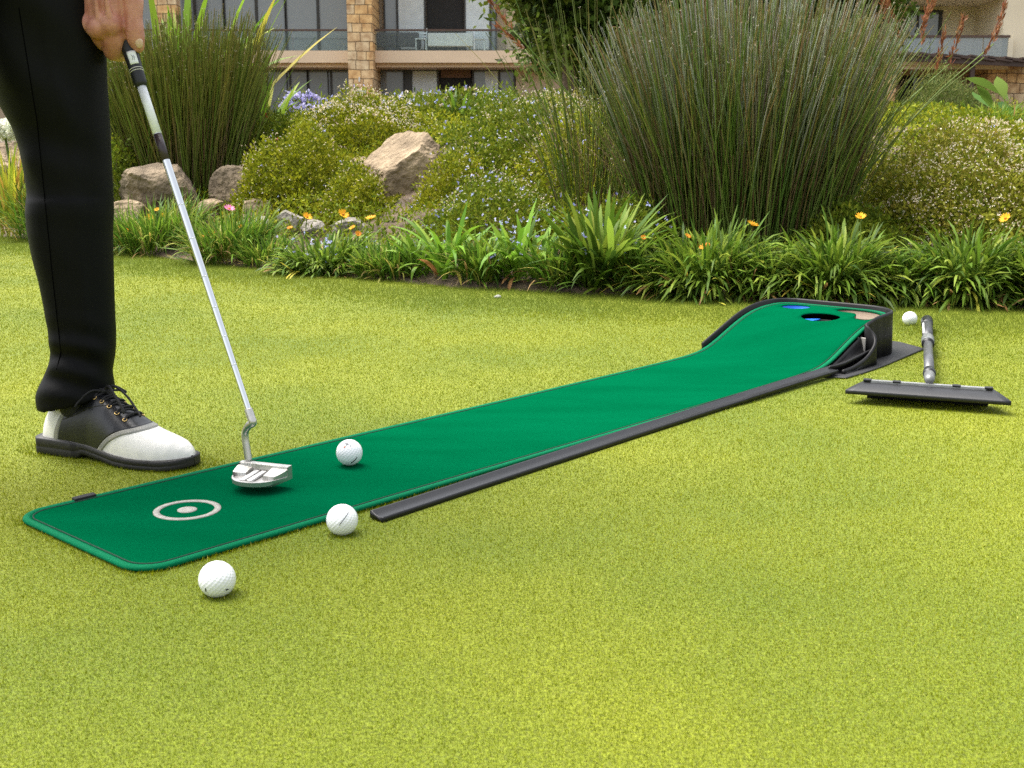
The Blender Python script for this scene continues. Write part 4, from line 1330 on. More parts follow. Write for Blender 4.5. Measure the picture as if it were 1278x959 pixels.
def mound(name, label, cat, pl_, pr_, py_top, py_bot, Y, n, cols, prob, L=.022, W=.011, flowers=(), ry=None, group=None, lump=.22, seed=0, bare=0.0, flat=2.0, core=True):
    """a low leafy shrub: leaf shells on a lumpy dome, real stems inside"""
    r = np.random.default_rng(100 + seed)
    a, b = atY(pl_, py_bot, Y), atY(pr_, py_bot, Y)
    cx, rx = (a[0] + b[0]) / 2, (b[0] - a[0]) / 2
    zt = atY(0, py_top, Y)[2]; zb = min(atY(0, py_bot, Y)[2], float(bank_z(cx, Y)))
    ry = ry or rx * .75
    hz = zt - zb
    root = empty(name, (cx, Y, zb))
    tag(root, label, cat, group)
    d = r.normal(0, 1, (n, 3)); d[:, 2] = np.abs(d[:, 2]) - .12; d /= np.linalg.norm(d, axis=1)[:, None]
    lum = 1 + lump * wob(d, 2.6, seed, 3) + lump * .55 * wob(d, 8.0, seed + 1, 2)
    shell = np.where(r.random(n) < .72, r.uniform(.88, 1.03, n), r.uniform(.45, .9, n))
    e = np.abs(d) ** (2 / flat) * np.sign(d)
    c = np.stack([cx + e[:, 0] * rx * lum * shell, Y + e[:, 1] * ry * lum * shell, zb + e[:, 2] * hz * lum * shell], -1)
    c += r.normal(0, L * .6, (n, 3))
    gz = bank_z(c[:, 0], c[:, 1])
    c[:, 2] = np.maximum(c[:, 2], gz + .004)
    # leaves of one sprig share a hue: sprigs from a coarse cell hash
    cell = (np.floor(c / (L * 3.2)) @ np.array([73.1, 19.7, 41.3])) % 1.0
    tint = pal(n, cols, prob, .2, r)
    mixc = np.array(cols)[(np.floor(cell * len(cols))).astype(int) % len(cols)]
    tint = tint * .55 + mixc * .45
    outv = e * np.array([.9, .9, .9])
    parts = [leaf_quads(c, L * r.uniform(.6, 1.35, n), W * r.uniform(.7, 1.3, n), r, tint, .5, outv)]
    add('foliage', parts, LEAF, root)
    if core:   # branching twigs inside
        st = []
        for k in range(26):
            d1 = r.normal(0, 1, 3); d1[2] = abs(d1[2]) * 1.0 + .2; d1 /= np.linalg.norm(d1)
            p1 = np.array([cx, Y, zb]) + d1 * np.array([rx, ry, hz]) * r.uniform(.6, .9)
            p0 = np.array([cx + d1[0] * rx * .3, Y + d1[1] * ry * .3, zb])
            V, F = tube_np(spline(np.array([p0, (p0 + p1) / 2 + r.normal(0, .02, 3), p1]), 8), np.linspace(.006, .002, 8), 5)
            st.append((V, F, None))
        V, F, _ = join_np(st)
        link('stems', np_mesh('stems', V - np.array(root.location), F), BARK, root)
    for (fname, fn, fcols, fs, zone) in flowers:
        d = r.normal(0, 1, (fn, 3)); d[:, 2] = np.abs(d[:, 2]); d[:, 1] = np.where(r.random(fn) < .7, -np.abs(d[:, 1]), d[:, 1]); d /= np.linalg.norm(d, axis=1)[:, None]
        if zone == 'top': d[:, 2] += .8; d /= np.linalg.norm(d, axis=1)[:, None]
        lum = 1 + lump * wob(d, 2.6, seed, 3) + lump * .55 * wob(d, 8.0, seed + 1, 2)
        e = np.abs(d) ** (2 / flat) * np.sign(d)
        sh_ = r.uniform(1.0, 1.09, fn)
        c = np.stack([cx + e[:, 0] * rx * lum * sh_, Y + e[:, 1] * ry * lum * sh_, zb + e[:, 2] * hz * lum * sh_], -1) + np.array([0, 0, .012])
        c[:, 2] = np.maximum(c[:, 2], bank_z(c[:, 0], c[:, 1]) + .02)
        k = 4
        cc = np.repeat(c, k, 0)
        parts = [leaf_quads(cc, np.full(fn * k, fs) * r.uniform(.6, 1.2, fn * k), np.full(fn * k, fs * .7), r, np.repeat(pal(fn, fcols, None, .12, r), k, 0), .3)]
        o = add(fname, parts, PETAL, root)
        o['kind'] = 'stuff'
    return root

def flower_head(root, top, rad, cols, r, name='flower', npet=14, centre=(.55, .25, .02), face=None, stem_from=None, closed=.35):
    """a daisy flower on its stem: ray petals round a disc"""
    f = np.array(face if face is not None else [r.normal(0, .5), -.6 + r.normal(0, .3), .9]); f /= np.linalg.norm(f)
    x = np.cross(f, [0.2, .1, 1]); x /= np.linalg.norm(x); y = np.cross(f, x)
    parts = []
    Vs, Fs, Ts = [], [], []
    for k in range(npet):
        a = 2 * PI * k / npet + r.normal(0, .06)
        dirv = (x * math.cos(a) + y * math.sin(a)); side = -x * math.sin(a) + y * math.cos(a)
        p0 = top + dirv * rad * .22; p1 = top + dirv * rad * .65 + f * rad * closed * .6; p2 = top + dirv * rad + f * rad * closed
        wv = rad * .17
        b = len(Vs) * 0
        Vs.append(np.array([p0 - side * wv * .5, p0 + side * wv * .5, p1 + side * wv, p1 - side * wv, p2 + side * wv * .35, p2 - side * wv * .35]))
        i = 6 * k
        Fs += [[i, i + 1, i + 2, i + 3], [i + 3, i + 2, i + 4, i + 5]]
        Ts.append(np.repeat(pal(1, cols, None, .1, r), 6, 0))
    o = add(name, [(np.concatenate(Vs), np.array(Fs), np.concatenate(Ts))], PETAL, root)
    V, F = ellipsoid(top + f * rad * .05, (rad * .27, rad * .27, rad * .18), 7, 10)
    d = add('flower_disc', [(V, F, np.tile(np.array(centre), (len(V), 1)))], PETAL, root)
    d.parent = o
    if stem_from is not None:
        mid = (stem_from + top) / 2 + np.array([r.normal(0, .01), r.normal(0, .01), .015])
        V, F = tube_np(spline(np.array([stem_from, mid, top]), 12), .0022, 5)
        s = add('flower_stem', [(V, F, np.tile(np.array([.12, .17, .03]), (len(V), 1)))], LEAF, root)
        s.parent = o
    return o

def tuft(label, px, py, wpx, hpx, kind, n, seed, flowers=(), name='leafy_clump', cat='leafy clump', Y=None, group=None, tiny=None):
    """clump of strap leaves rooted where the photograph shows its foot"""
    r = np.random.default_rng(300 + seed)
    if Y is None:
        p = ground(px, py, .0); Y = float(edge_y(p[0])) + .12 + (.0 if kind != 'lily' else .03)
        p = atY(px, py, Y); X = p[0]
    else:
        X = atY(px, py, Y)[0]
    sc = Y / FPX
    rad = wpx * sc / 2; hgt = hpx * sc
    Z = float(bank_z(X, Y)) if Y > edge_y(X) else 0.0
    root = empty(name, (X, Y, Z)); tag(root, label, cat, group)
    parts = []
    def cl(n, br, L, W, e0, dr, cols, prob, prof=None, segs=5, jit=.22):
        a = r.uniform(0, 2 * PI, n); q = np.sqrt(r.random(n)) * br
        base = np.stack([X + q * np.cos(a), Y + q * np.sin(a) * .7, np.zeros(n)], -1)
        base[:, 2] = np.maximum(0, bank_z(base[:, 0], base[:, 1])) + r.uniform(-.01, .05, n) * (L / .2)
        az = a + r.normal(0, .55, n)
        return strap(base, az, L * r.uniform(.6, 1.15, n), W * r.uniform(.7, 1.3, n), r.normal(*e0, n), np.abs(r.normal(*dr, n)), segs, pal(n, cols, prob, jit, r), prof, None, r)
    greens = [(.075, .125, .016), (.13, .19, .024), (.20, .25, .040), (.045, .08, .014)]
    if kind == 'gazania':
        spat = np.interp(np.linspace(0, 1, 6), [0, .3, .75, .92, 1], [.35, .55, 1, .75, .1])
        n = int(n * 1.25)
        parts.append(cl(n, rad * .62, hgt * .95, .0098, (.95, .45), (1.3, .5), greens, [.3, .38, .2, .12], spat))
        parts.append(cl(n // 3, rad * .80, hgt * .65, .0090, (.45, .40), (.9, .4), greens, [.3, .3, .2, .2], spat))
        parts.append(cl(n // 9, rad * .9, hgt * .75, .009, (.2, .3), (.6, .4), [(.42, .34, .06), (.30, .18, .07)], None, spat))
    elif kind == 'lily':
        lil = [(.10, .19, .02), (.16, .27, .03), (.22, .32, .05), (.07, .13, .02)]
        parts.append(cl(n, rad * .45, hgt * 1.15, .020, (1.15, .26), (1.3, .6), lil, [.3, .35, .2, .15], None, 7))
        parts.append(cl(max(2, n // 12), rad * .5, hgt * .8, .016, (.6, .3), (1.2, .4), [(.30, .15, .06), (.42, .32, .08)], None, None, 6))
    elif kind == 'iris':
        parts.append(cl(n, rad * .40, hgt * 1.05, .022, (1.05, .30), (.75, .4), greens, [.3, .4, .2, .1], np.interp(np.linspace(0, 1, 7), [0, .2, .7, 1], [.7, .9, 1, .05]), 6))
        parts.append(cl(n // 2, rad * .7, hgt * .7, .014, (.8, .35), (.9, .4), greens, None, None, 5))
    elif kind == 'grassy':
        gr = [(.09, .16, .02), (.15, .22, .03), (.05, .10, .015), (.23, .26, .05)]
        parts.append(cl(n, rad * .85, hgt * 1.0, .007, (1.15, .35), (.8, .5), gr, [.35, .3, .2, .15]))
        parts.append(cl(n // 8, rad * .9, hgt * .9, .006, (.9, .4), (.9, .4), [(.40, .32, .10), (.30, .2, .08)], None))
    elif kind == 'yellowblade':
        yb = [(.30, .30, .04), (.42, .38, .05), (.18, .25, .03), (.36, .24, .05)]
        parts.append(cl(n, rad * .7, hgt, .016, (1.30, .2), (.35, .25), yb, None, None, 6))
    elif kind == 'broad':
        bl = [(.11, .19, .02), (.18, .27, .03), (.26, .30, .04), (.34, .28, .05)]
        parts.append(cl(n, rad * .55, hgt * 1.05, .060, (1.25, .2), (.5, .3), bl, [.4, .3, .2, .1], np.interp(np.linspace(0, 1, 8), [0, .15, .5, .8, 1], [.25, .5, 1, .75, .03]), 7))
    elif kind == 'strelitzia':
        bl = [(.05, .11, .022), (.085, .155, .03), (.12, .19, .035)]
        parts.append(cl(n, rad * .3, hgt * 1.15, .085, (.85, .35), (.35, .3), bl, None, np.interp(np.linspace(0, 1, 9), [0, .40, .55, .8, 1], [.07, .10, .8, 1, .03]), 8))
    add('leaves', parts, LEAF_GLOSS, root)
    for (fx, fy, fr, fc) in flowers:
        q = atY(fx, fy, Y + r.uniform(-.05, .08))
        st = np.array([q[0] * .75 + X * .25, Y, max(0.0, float(bank_z(q[0], Y)))])
        flower_head(root, q, fr * .85, fc, r, stem_from=st)
    if tiny:
        tn_, tc_, ts_ = tiny
        a = r.uniform(0, 2 * PI, tn_); q = np.sqrt(r.random(tn_)) * rad
        c = np.stack([X + q * np.cos(a), Y - .02 + q * np.sin(a) * .6, Z + r.uniform(.3, 1.05, tn_) * hgt], -1)
        o = add('small_blooms', [leaf_quads(np.repeat(c, 4, 0), np.full(tn_ * 4, ts_), np.full(tn_ * 4, ts_ * .7), r, np.repeat(pal(tn_, tc_, None, .15, r), 4, 0), .3)], PETAL, root)
        o['kind'] = 'stuff'
    return root

YEL = [(.80, .46, .02), (.85, .38, .02)]
ORG = [(.80, .25, .02), (.75, .33, .03)]
PINK = [(.75, .16, .36), (.80, .30, .48)]
BLUE = [(.45, .47, .80), (.60, .62, .88), (.36, .38, .72)]
CREAM = [(.70, .60, .42), (.78, .72, .58), (.60, .48, .36)]
G1 = [(.135, .160, .008), (.22, .235, .012), (.31, .290, .020), (.075, .095, .009)]
G2 = [(.085, .125, .010), (.140, .185, .014), (.215, .230, .022), (.050, .075, .008)]
G3 = [(.16, .17, .018), (.26, .25, .028), (.31, .30, .04), (.09, .12, .012), (.24, .19, .04)]

# cushions of flowering ground cover on the bank
mound('flowering_shrub', 'yellow green cushion shrub hanging over the rocks left of the big boulder', 'shrub', 292, 470, 166, 285, 6.35, 24000, G1, None, .022, .011,
      (('cream_blooms', 420, CREAM, .0065, 'all'), ('blue_blooms', 18, BLUE, .010, 'all')), ry=.45, seed=1)
mound('flowering_shrub', 'bright mound of ground cover above the big boulder with buff flower heads along its top', 'shrub', 345, 570, 126, 215, 7.2, 24000, G1, None, .024, .012,
      (('cream_blooms', 1000, CREAM, .0085, 'top'), ('blue_blooms', 30, BLUE, .010, 'top')), ry=.5, seed=2)
mound('flowering_shrub', 'tall green mound dotted with pale blue flowers to the right of the big boulder', 'shrub', 545, 770, 132, 270, 6.3, 30000, G2, None, .023, .011,
      (('cream_blooms', 420, CREAM, .007, 'all'), ('blue_blooms', 130, BLUE, .011, 'all')), ry=.55, seed=3)
mound('flowering_shrub', 'low cushion thick with pale blue flowers behind the strap leaved lilies', 'shrub', 530, 720, 236, 330, 5.25, 18000, G2, None, .018, .009,
      (('blue_blooms', 170, BLUE, .010, 'all'), ('cream_blooms', 180, CREAM, .006, 'top')), ry=.42, seed=4)
mound('flowering_shrub', 'wide straw tinted ground cover with tiny cream flowers right of the tall reeds', 'shrub', 1085, 1330, 158, 345, 4.75, 42000, G3, None, .020, .010,
      (('cream_blooms', 3000, CREAM, .0058, 'all'),), ry=.62, seed=5, lump=.16)
mound('flowering_shrub', 'straw tinted ground cover running out of the picture at the far right', 'shrub', 1270, 1560, 170, 365, 4.5, 22000, G3, None, .022, .011,
      (('cream_blooms', 900, CREAM, .006, 'all'),), ry=.6, seed=6, lump=.16)
mound('flowering_shrub', 'pale cream flowering ground cover behind the reeds on top of the bank', 'shrub', 590, 800, 128, 200, 7.8, 16000, G3, None, .024, .012,
      (('cream_blooms', 1000, CREAM, .009, 'top'), ('blue_blooms', 60, BLUE, .011, 'top')), ry=.6, seed=7)
mound('flowering_shrub', 'dark green bushy growth between the left reeds and the upper mound', 'shrub', 300, 400, 150, 240, 7.0, 11000, G2, None, .026, .012,
      (('red_blooms', 9, [(.6, .03, .02)], .02, 'all'), ('blue_blooms', 14, BLUE, .016, 'all')), ry=.4, seed=8)
mound('rounded_shrub', 'rounded fine leaved shrub in front of the right hand building', 'shrub', 1110, 1225, 104, 190, 9.0, 16000, [(.055, .085, .018), (.10, .125, .03), (.17, .17, .06)], None, .04, .007, (), ry=.5, seed=9)
mound('flowering_shrub', 'bright yellow green ground cover below the rounded shrub', 'shrub', 1130, 1300, 158, 215, 6.0, 15000, G1, None, .022, .011,
      (('cream_blooms', 700, CREAM, .010, 'all'), ('blue_blooms', 10, BLUE, .02, 'all')), ry=.5, seed=10)
mound('flowering_shrub', 'grassy green growth at the foot of the left reeds, beside the golfer', 'shrub', 120, 190, 175, 260, 6.6, 8000, G2, None, .026, .010, (('blue_blooms', 14, BLUE, .016, 'all'),), ry=.3, seed=11)
mound('flowering_shrub', 'low green growth under the right side of the reeds', 'shrub', 980, 1120, 262, 350, 4.55, 12000, G2, None, .022, .009, (), ry=.3, seed=12)
mound('flowering_shrub', 'low green growth under the left side of the reeds', 'shrub', 690, 860, 255, 345, 4.75, 14000, G2, None, .022, .008, (('blue_blooms', 60, BLUE, .012, 'all'),), ry=.35, seed=13)
mound('agapanthus_bed', 'lavender blue agapanthus flowers below the stone pillar', 'flower bed', 345, 440, 128, 175, 8.6, 5000, G2, None, .05, .010,
      (('lavender_blooms', 420, [(.42, .40, .66), (.55, .53, .76)], .030, 'top'),), ry=.4, seed=14)
mound('flowering_shrub', 'grey green bushes in front of the ground floor windows', 'shrub', 440, 700, 122, 160, 9.6, 14000, G2, None, .04, .014, (('pale_blooms', 160, BLUE + CREAM, .02, 'top'),), ry=.5, seed=15)
tuft('dark strap leaved plant in front of the open ground floor door', 575, 140, 70, 46, 'iris', 40, 30, Y=9.3, name='strap_plant', cat='plant')
tuft('small pointed dark green palm plant right of the open door', 650, 140, 60, 42, 'iris', 44, 31, Y=9.6, name='strap_plant', cat='plant')

# unbroken low ground cover between the cushions
r = np.random.default_rng(77)
n = 190000
X = r.uniform(-4.2, 4.6, n); t = .42 + r.random(n) ** 1.4 * 7.0
Y = edge_y(X) + t
P_ = np.stack([X, Y, 0 * X], -1)
hgt_ = (.035 + .10 * np.clip(.5 + .9 * wob(P_, 3.0, 3), 0, 1)) * np.clip((t - .3) / .5, .15, 1) * (1 + .05 * t)
dens = np.clip(.95 + .9 * wob(P_, 1.9, 1), 0, 1)
keepm = r.random(n) < dens
keepm &= ~((np.abs(X + .35) < .30) & (Y > 5.55) & (Y < 6.3))
X, Y, hgt_, P_ = X[keepm], Y[keepm], hgt_[keepm], P_[keepm]; n = len(X)
c = np.stack([X, Y, bank_z(X, Y) + hgt_ * r.random(n) ** .5], -1)
kq = np.clip(.5 + .8 * wob(P_, 2.2, 2), 0, 1)[:, None]
tint = pal(n, G2, None, .2, r) * (1 - kq) + pal(n, G1, None, .2, r) * kq
V, F, T = leaf_quads(c, r.uniform(.014, .034, n) * (1 + .06 * (Y - 4)), r.uniform(.007, .014, n), r, tint, .8)
gc = link('ground_cover', np_mesh('ground_cover', V, F, T), LEAF, None, False)
tag(gc, 'low green ground cover carpeting the bank between shrubs and rocks', 'ground cover', kind='stuff')

# clumps along the lawn edge
tuft('grassy clump with yellow daisies between the golfer and the putter shaft', 195, 316, 130, 56, 'grassy', 900, 1, [(187, 272, .026, YEL), (205, 270, .024, YEL), (160, 288, .018, YEL), (172, 299, .014, YEL), (196, 262, .016, YEL)], name='daisy_clump', cat='flower clump')
tuft('grassy clump with faded daisies just right of the putter shaft', 288, 330, 110, 56, 'grassy', 800, 2, [(286, 261, .030, PINK), (252, 296, .018, YEL), (264, 292, .020, ORG), (262, 318, .020, YEL), (300, 283, .012, YEL)], name='daisy_clump', cat='flower clump')
tuft('dense green leafy clump below the small grey rocks', 410, 350, 165, 44, 'gazania', 760, 3, [(383, 271, .026, YEL), (428, 268, .030, YEL), (463, 273, .028, YEL), (362, 285, .016, ORG), (440, 285, .018, YEL), (447, 292, .016, ORG)], name='daisy_clump', cat='flower clump', tiny=(40, BLUE, .010))
tuft('bright arching strap leaved lily at the foot of the boulder rocks', 560, 362, 90, 72, 'lily', 46, 4, name='lily_clump', cat='lily')
tuft('loose strap leaved lily with browned leaf tips near the middle of the border', 640, 368, 100, 70, 'lily', 44, 5, name='lily_clump', cat='lily', tiny=(30, BLUE, .010))
tuft('large blue green strap leaved clump in front of the reeds', 752, 372, 120, 100, 'iris', 190, 6, name='strap_plant', cat='plant', tiny=(22, BLUE, .012))
tuft('leafy clump with an orange daisy left of the ramp', 880, 378, 165, 82, 'gazania', 780, 7, [(880, 309, .024, ORG), (858, 295, .014, ORG), (803, 297, .013, ORG), (939, 281, .026, YEL)], name='daisy_clump', cat='flower clump')
tuft('leafy clump with a yellow daisy right behind the ramp', 1040, 384, 150, 86, 'gazania', 780, 8, [(1074, 271, .022, YEL)], name='daisy_clump', cat='flower clump')
tuft('leafy clump with a yellow flower at the right end of the border', 1205, 392, 150, 84, 'gazania', 800, 9, [(1255, 273, .024, YEL)], name='daisy_clump', cat='flower clump')
tuft('leafy clump cut by the right edge of the picture', 1300, 395, 110, 74, 'gazania', 460, 10, name='leafy_clump')
tuft('low leafy clump between the two clumps behind the ramp', 965, 380, 90, 64, 'gazania', 360, 11, name='leafy_clump')
tuft('low leafy clump behind the white ball and brush handle', 1125, 386, 80, 62, 'gazania', 330, 12, name='leafy_clump')
tuft('thin yellowing grassy clump left of the orange daisy', 818, 372, 90, 56, 'grassy', 320, 13, name='leafy_clump')
tuft('small grassy clump between the lilies and the strap leaved clump', 700, 370, 70, 56, 'grassy', 260, 14, name='leafy_clump')
tuft('thin grassy clump between the daisies and the first lily', 495, 356, 70, 42, 'grassy', 240, 15, name='leafy_clump')
tuft('yellow bladed clump at the left edge of the picture', 14, 300, 60, 112, 'yellowblade', 90, 16, name='blade_clump', cat='plant')
tuft('yellow green blades behind the golfer leg', 60, 300, 90, 70, 'grassy', 300, 17, name='blade_clump', cat='plant')
tuft('clump of tall pale green pointed leaves above the left reeds', 225, 215, 190, 195, 'broad', 60, 18, Y=7.7, name='canna_clump', cat='plant')
tuft('tall broad leaved plant right of the left reeds', 322, 190, 60, 120, 'broad', 16, 19, Y=7.5, name='canna_clump', cat='plant')
tuft('broad bananalike leaves at the right edge below the building', 1262, 168, 150, 66, 'strelitzia', 9, 20, Y=7.8, name='broadleaf_plant', cat='plant')
tuft('bright low sprouting greenery under the broad leaves at the right', 1240, 172, 110, 34, 'grassy', 300, 21, Y=7.0, name='leafy_clump')
for (px_, py_, w_, h_, k_, sd_, nm_) in ((335, 340, 70, 36, 'grassy', 40, 'right of the pink flower'), (475, 353, 70, 40, 'grassy', 41, 'right of the clump under the small rocks'),
        (522, 357, 60, 60, 'lily', 42, 'just left of the first lily'), (602, 366, 60, 56, 'grassy', 43, 'between the two lilies'), (672, 369, 60, 62, 'lily', 44, 'right of the second lily'), (790, 374, 80, 60, 'grassy', 45, 'right of the large strap leaved clump'),
        (925, 380, 70, 56, 'grassy', 46, 'between the orange daisy and the ramp'), (1165, 390, 60, 54, 'grassy', 47, 'left of the rightmost daisy clump')):
    tuft('small bright grassy clump ' + nm_ + ' in the border', px_, py_, w_, h_, k_, 320 if k_ == 'grassy' else 34, sd_, name='leafy_clump')
mound('flowering_shrub', 'yellow green growth filling the hollow left of the big boulder', 'shrub', 405, 492, 212, 296, 5.85, 10000, G1, None, .020, .010, (('cream_blooms', 160, CREAM, .0065, 'all'),), ry=.3, seed=21)
mound('flowering_shrub', 'green growth climbing along the right side of the big boulder', 'shrub', 528, 640, 205, 300, 5.80, 14000, G1, None, .021, .010, (('cream_blooms', 200, CREAM, .0065, 'all'), ('blue_blooms', 40, BLUE, .010, 'all')), ry=.35, seed=22)
mound('flowering_shrub', 'yellow green growth between the blue flowered mound and the tall reeds', 'shrub', 640, 800, 150, 300, 5.9, 16000, G1, None, .022, .010, (('cream_blooms', 420, CREAM, .0065, 'all'), ('blue_blooms', 60, BLUE, .010, 'all')), ry=.45, seed=23)
mound('flowering_shrub', 'yellow green ground cover hanging over the pointed brown rock', 'shrub', 300, 380, 215, 285, 6.25, 9000, G1, None, .020, .010, (('cream_blooms', 200, CREAM, .0065, 'all'),), ry=.25, seed=24)
mound('flowering_shrub', 'sunlit ground cover between the reeds and the straw tinted shrub', 'shrub', 1010, 1150, 190, 330, 5.4, 16000, G1, None, .021, .010, (('cream_blooms', 900, CREAM, .006, 'all'),), ry=.4, seed=25)
# white agapanthus at the left edge
r = np.random.default_rng(5)
pw = atY(5, 163, 7.6); root = empty('white_agapanthus', (pw[0], 7.6, float(bank_z(pw[0], 7.6))))
tag(root, 'round white agapanthus flower head on a tall stem at the left edge', 'flower')
dd = r.normal(0, 1, (130, 3)); dd /= np.linalg.norm(dd, axis=1)[:, None]
cc = pw + dd * np.array([.085, .085, .075]) * r.uniform(.5, 1, (130, 1))
add('flower_head', [leaf_quads(np.repeat(cc, 5, 0), np.full(650, .034), np.full(650, .014), r, np.repeat(pal(130, [(.80, .80, .72), (.72, .74, .60)], None, .08, r), 5, 0), .1)], PETAL, root)
V, F = tube_np(np.array([[pw[0] + .06, 7.6, float(bank_z(pw[0], 7.6))], [pw[0] + .03, 7.6, pw[2] * .5], pw]), .008, 7)
add('flower_stem', [(V, F, np.tile(np.array([.14, .2, .05]), (len(V), 1)))], LEAF, root)

# ---- the two reed clumps
def reeds(label, px, py, Y, n, rad, L0, spread, seed, cols, tips, straycount, heads=(), lowbrown=400, xr=None):
    r = np.random.default_rng(500 + seed)
    X = atY(px, py, Y)[0]
    root = empty('reed_clump', (X, Y, float(bank_z(X, Y)))); tag(root, label, 'reeds')
    def stems(n, rad, L, spread, wid, cols, tips, bendk=.35, segs=6):
        a = r.uniform(0, 2 * PI, n); q = np.sqrt(r.random(n))
        base = np.stack([X + rad * q * np.cos(a), Y + rad * .8 * q * np.sin(a), np.zeros(n)], -1)
        base[:, 2] = bank_z(base[:, 0], base[:, 1]) - .01
        lean = spread * q * r.uniform(.55, 1.15, n) + np.abs(r.normal(0, .05, n))
        az = a + r.normal(0, .35, n) + np.where(r.random(n) < .10, r.normal(0, 1.6, n), 0)
        Ls = L * r.uniform(.72, 1.04, n) * (1 - .14 * q ** 3)
        t = np.linspace(0, 1, segs + 1)
        ang = lean[:, None] * (1 - bendk + 2 * bendk * t[None])
        ds = (Ls / segs)[:, None]
        h = np.concatenate([np.zeros((n, 1)), np.cumsum(np.sin(ang[:, :-1]) * ds, 1)], 1)
        z = np.concatenate([np.zeros((n, 1)), np.cumsum(np.cos(ang[:, :-1]) * ds, 1)], 1)
        C_ = base[:, None] + np.stack([np.cos(az)[:, None] * h, np.sin(az)[:, None] * h, z], -1)
        C_ += np.cumsum(r.normal(0, .0025, C_.shape), 1) * (t[None, :, None] > 0)
        wv = (wid * r.uniform(.7, 1.25, n))[:, None] * np.interp(t, [0, .6, 1], [1, .9, .55])[None]
        th = np.array([0, 2 * PI / 3, 4 * PI / 3])
        V = C_[:, :, None, :] + wv[:, :, None, None] * np.stack([np.cos(th), np.sin(th), 0 * th], -1)[None, None]
        k = 3 * (segs + 1)
        i = np.arange(n)[:, None, None] * k + np.arange(segs)[None, :, None] * 3
        j = np.arange(3)[None, None]; j2 = (j + 1) % 3
        F = np.stack([i + j, i + j2, i + 3 + j2, i + 3 + j], -1).reshape(-1, 4)
        cb = pal(n, cols, None, .22, r); ct = pal(n, tips, None, .2, r)
        mixv = np.clip((t - .38) / .5, 0, 1)[None, :, None] * np.clip(r.uniform(-.2, 1.15, (n, 1, 1)), 0, 1)
        T = cb[:, None] * (1 - mixv) + ct[:, None] * mixv
        return V.reshape(-1, 3), F, np.repeat(T.reshape(-1, 3), 3, 0), C_
    main = stems(n, rad, L0, spread, .0029, cols, tips)
    add('stems', [main[:3]], REED, root)
    b = stems(lowbrown, rad * 1.0, L0 * .62, spread * 1.6, .0020, [(.20, .13, .06), (.12, .08, .04), (.28, .2, .1)], [(.25, .18, .10)], .5)
    add('dead_stems', [b[:3]], REED, root)
    s = stems(straycount, rad * 1.15, L0 * 1.0, spread * 1.75, .0026, [(.12, .17, .03), (.17, .2, .05)], [(.26, .20, .07)], .45)
    add('stray_stems', [s[:3]], REED, root)
    # seed tips: tiny pale beads on the stem ends
    tip = main[3][:, -1]; tip = tip[r.random(len(tip)) < .5]
    o = add('seed_tips', [leaf_quads(np.repeat(tip, 2, 0), np.full(len(tip) * 2, .010), np.full(len(tip) * 2, .0035), r, np.repeat(pal(len(tip), [(.26, .22, .14), (.20, .14, .07), (.34, .31, .24)], None, .2, r), 2, 0), .8)], PETAL, root)
    o['kind'] = 'stuff'
    for (x0, y0, x1, y1, dy) in heads:       # rusty plumes on long stalks: (plume foot, plume tip)
        p0, p1 = atY(x0, y0, Y + dy), atY(x1, y1, Y + dy)
        b0 = np.array([X + (p0[0] - X) * .35, Y + dy * .5, float(bank_z(X + (p0[0] - X) * .35, Y))])
        c = spline(np.array([b0, b0 * .4 + p0 * .6 + np.array([-.02 if p0[0] > X else .02, 0, .03]), p0]), 14)
        V, F = tube_np(c, .0026, 6)
        o = add('plume_stalk', [(V, F, np.tile(pal(1, [(.13, .17, .04)], None, .2, r), (len(V), 1)))], REED, root)
        m = 70
        f = r.random(m); pts = p0 + (p1 - p0) * f[:, None] + r.normal(0, .004, (m, 3))
        dv_ = (p1 - p0) / np.linalg.norm(p1 - p0)
        pl2 = add('plume', [leaf_quads(pts, np.full(m, .030), np.full(m, .007), r, pal(m, [(.24, .085, .035), (.18, .065, .03), (.30, .14, .055)], None, .2, r), .2, np.tile(dv_ * 3, (m, 1)))], PETAL, root)
        pl2.parent = o
    return root
RG = [(.100, .160, .028), (.135, .195, .038), (.072, .118, .020), (.16, .19, .055), (.17, .12, .045)]
RT = [(.36, .36, .29), (.46, .46, .40), (.24, .24, .14), (.30, .19, .08)]
reeds('big rounded clump of tall grey green reeds behind the ramp', 925, 305, 4.85, 2600, .42, .99, .34, 1, RG, RT, 260,
      [(1185, 80, 1203, 22, .1), (1168, 95, 1178, 38, .2), (1228, 72, 1262, -12, .1), (1150, 60, 1160, -4, .3), (1126, 52, 1106, -2, .3), (1240, 55, 1262, -20, .2), (1146, 42, 1172, -14, .1), (1108, 30, 1100, -20, .2),
       (640, 38, 610, 0, .1), (655, 62, 622, 34, .2), (1098, 92, 1102, 50, .2)], lowbrown=760)
reeds('brownish green reed clump between the golfer and the upper mound', 232, 225, 6.85, 1900, .34, 1.08, .27, 2, [(.105, .14, .022), (.14, .165, .03), (.075, .10, .018), (.17, .13, .045)], [(.20, .22, .05), (.24, .20, .06)], 240, (), lowbrown=500)
reeds('thin sparse reeds leaning out between the lilies and the big reed clump', 738, 330, 5.3, 55, .16, 1.02, .40, 3, [(.11, .16, .03), (.16, .19, .05)], [(.2, .17, .07)], 40, (), lowbrown=60)

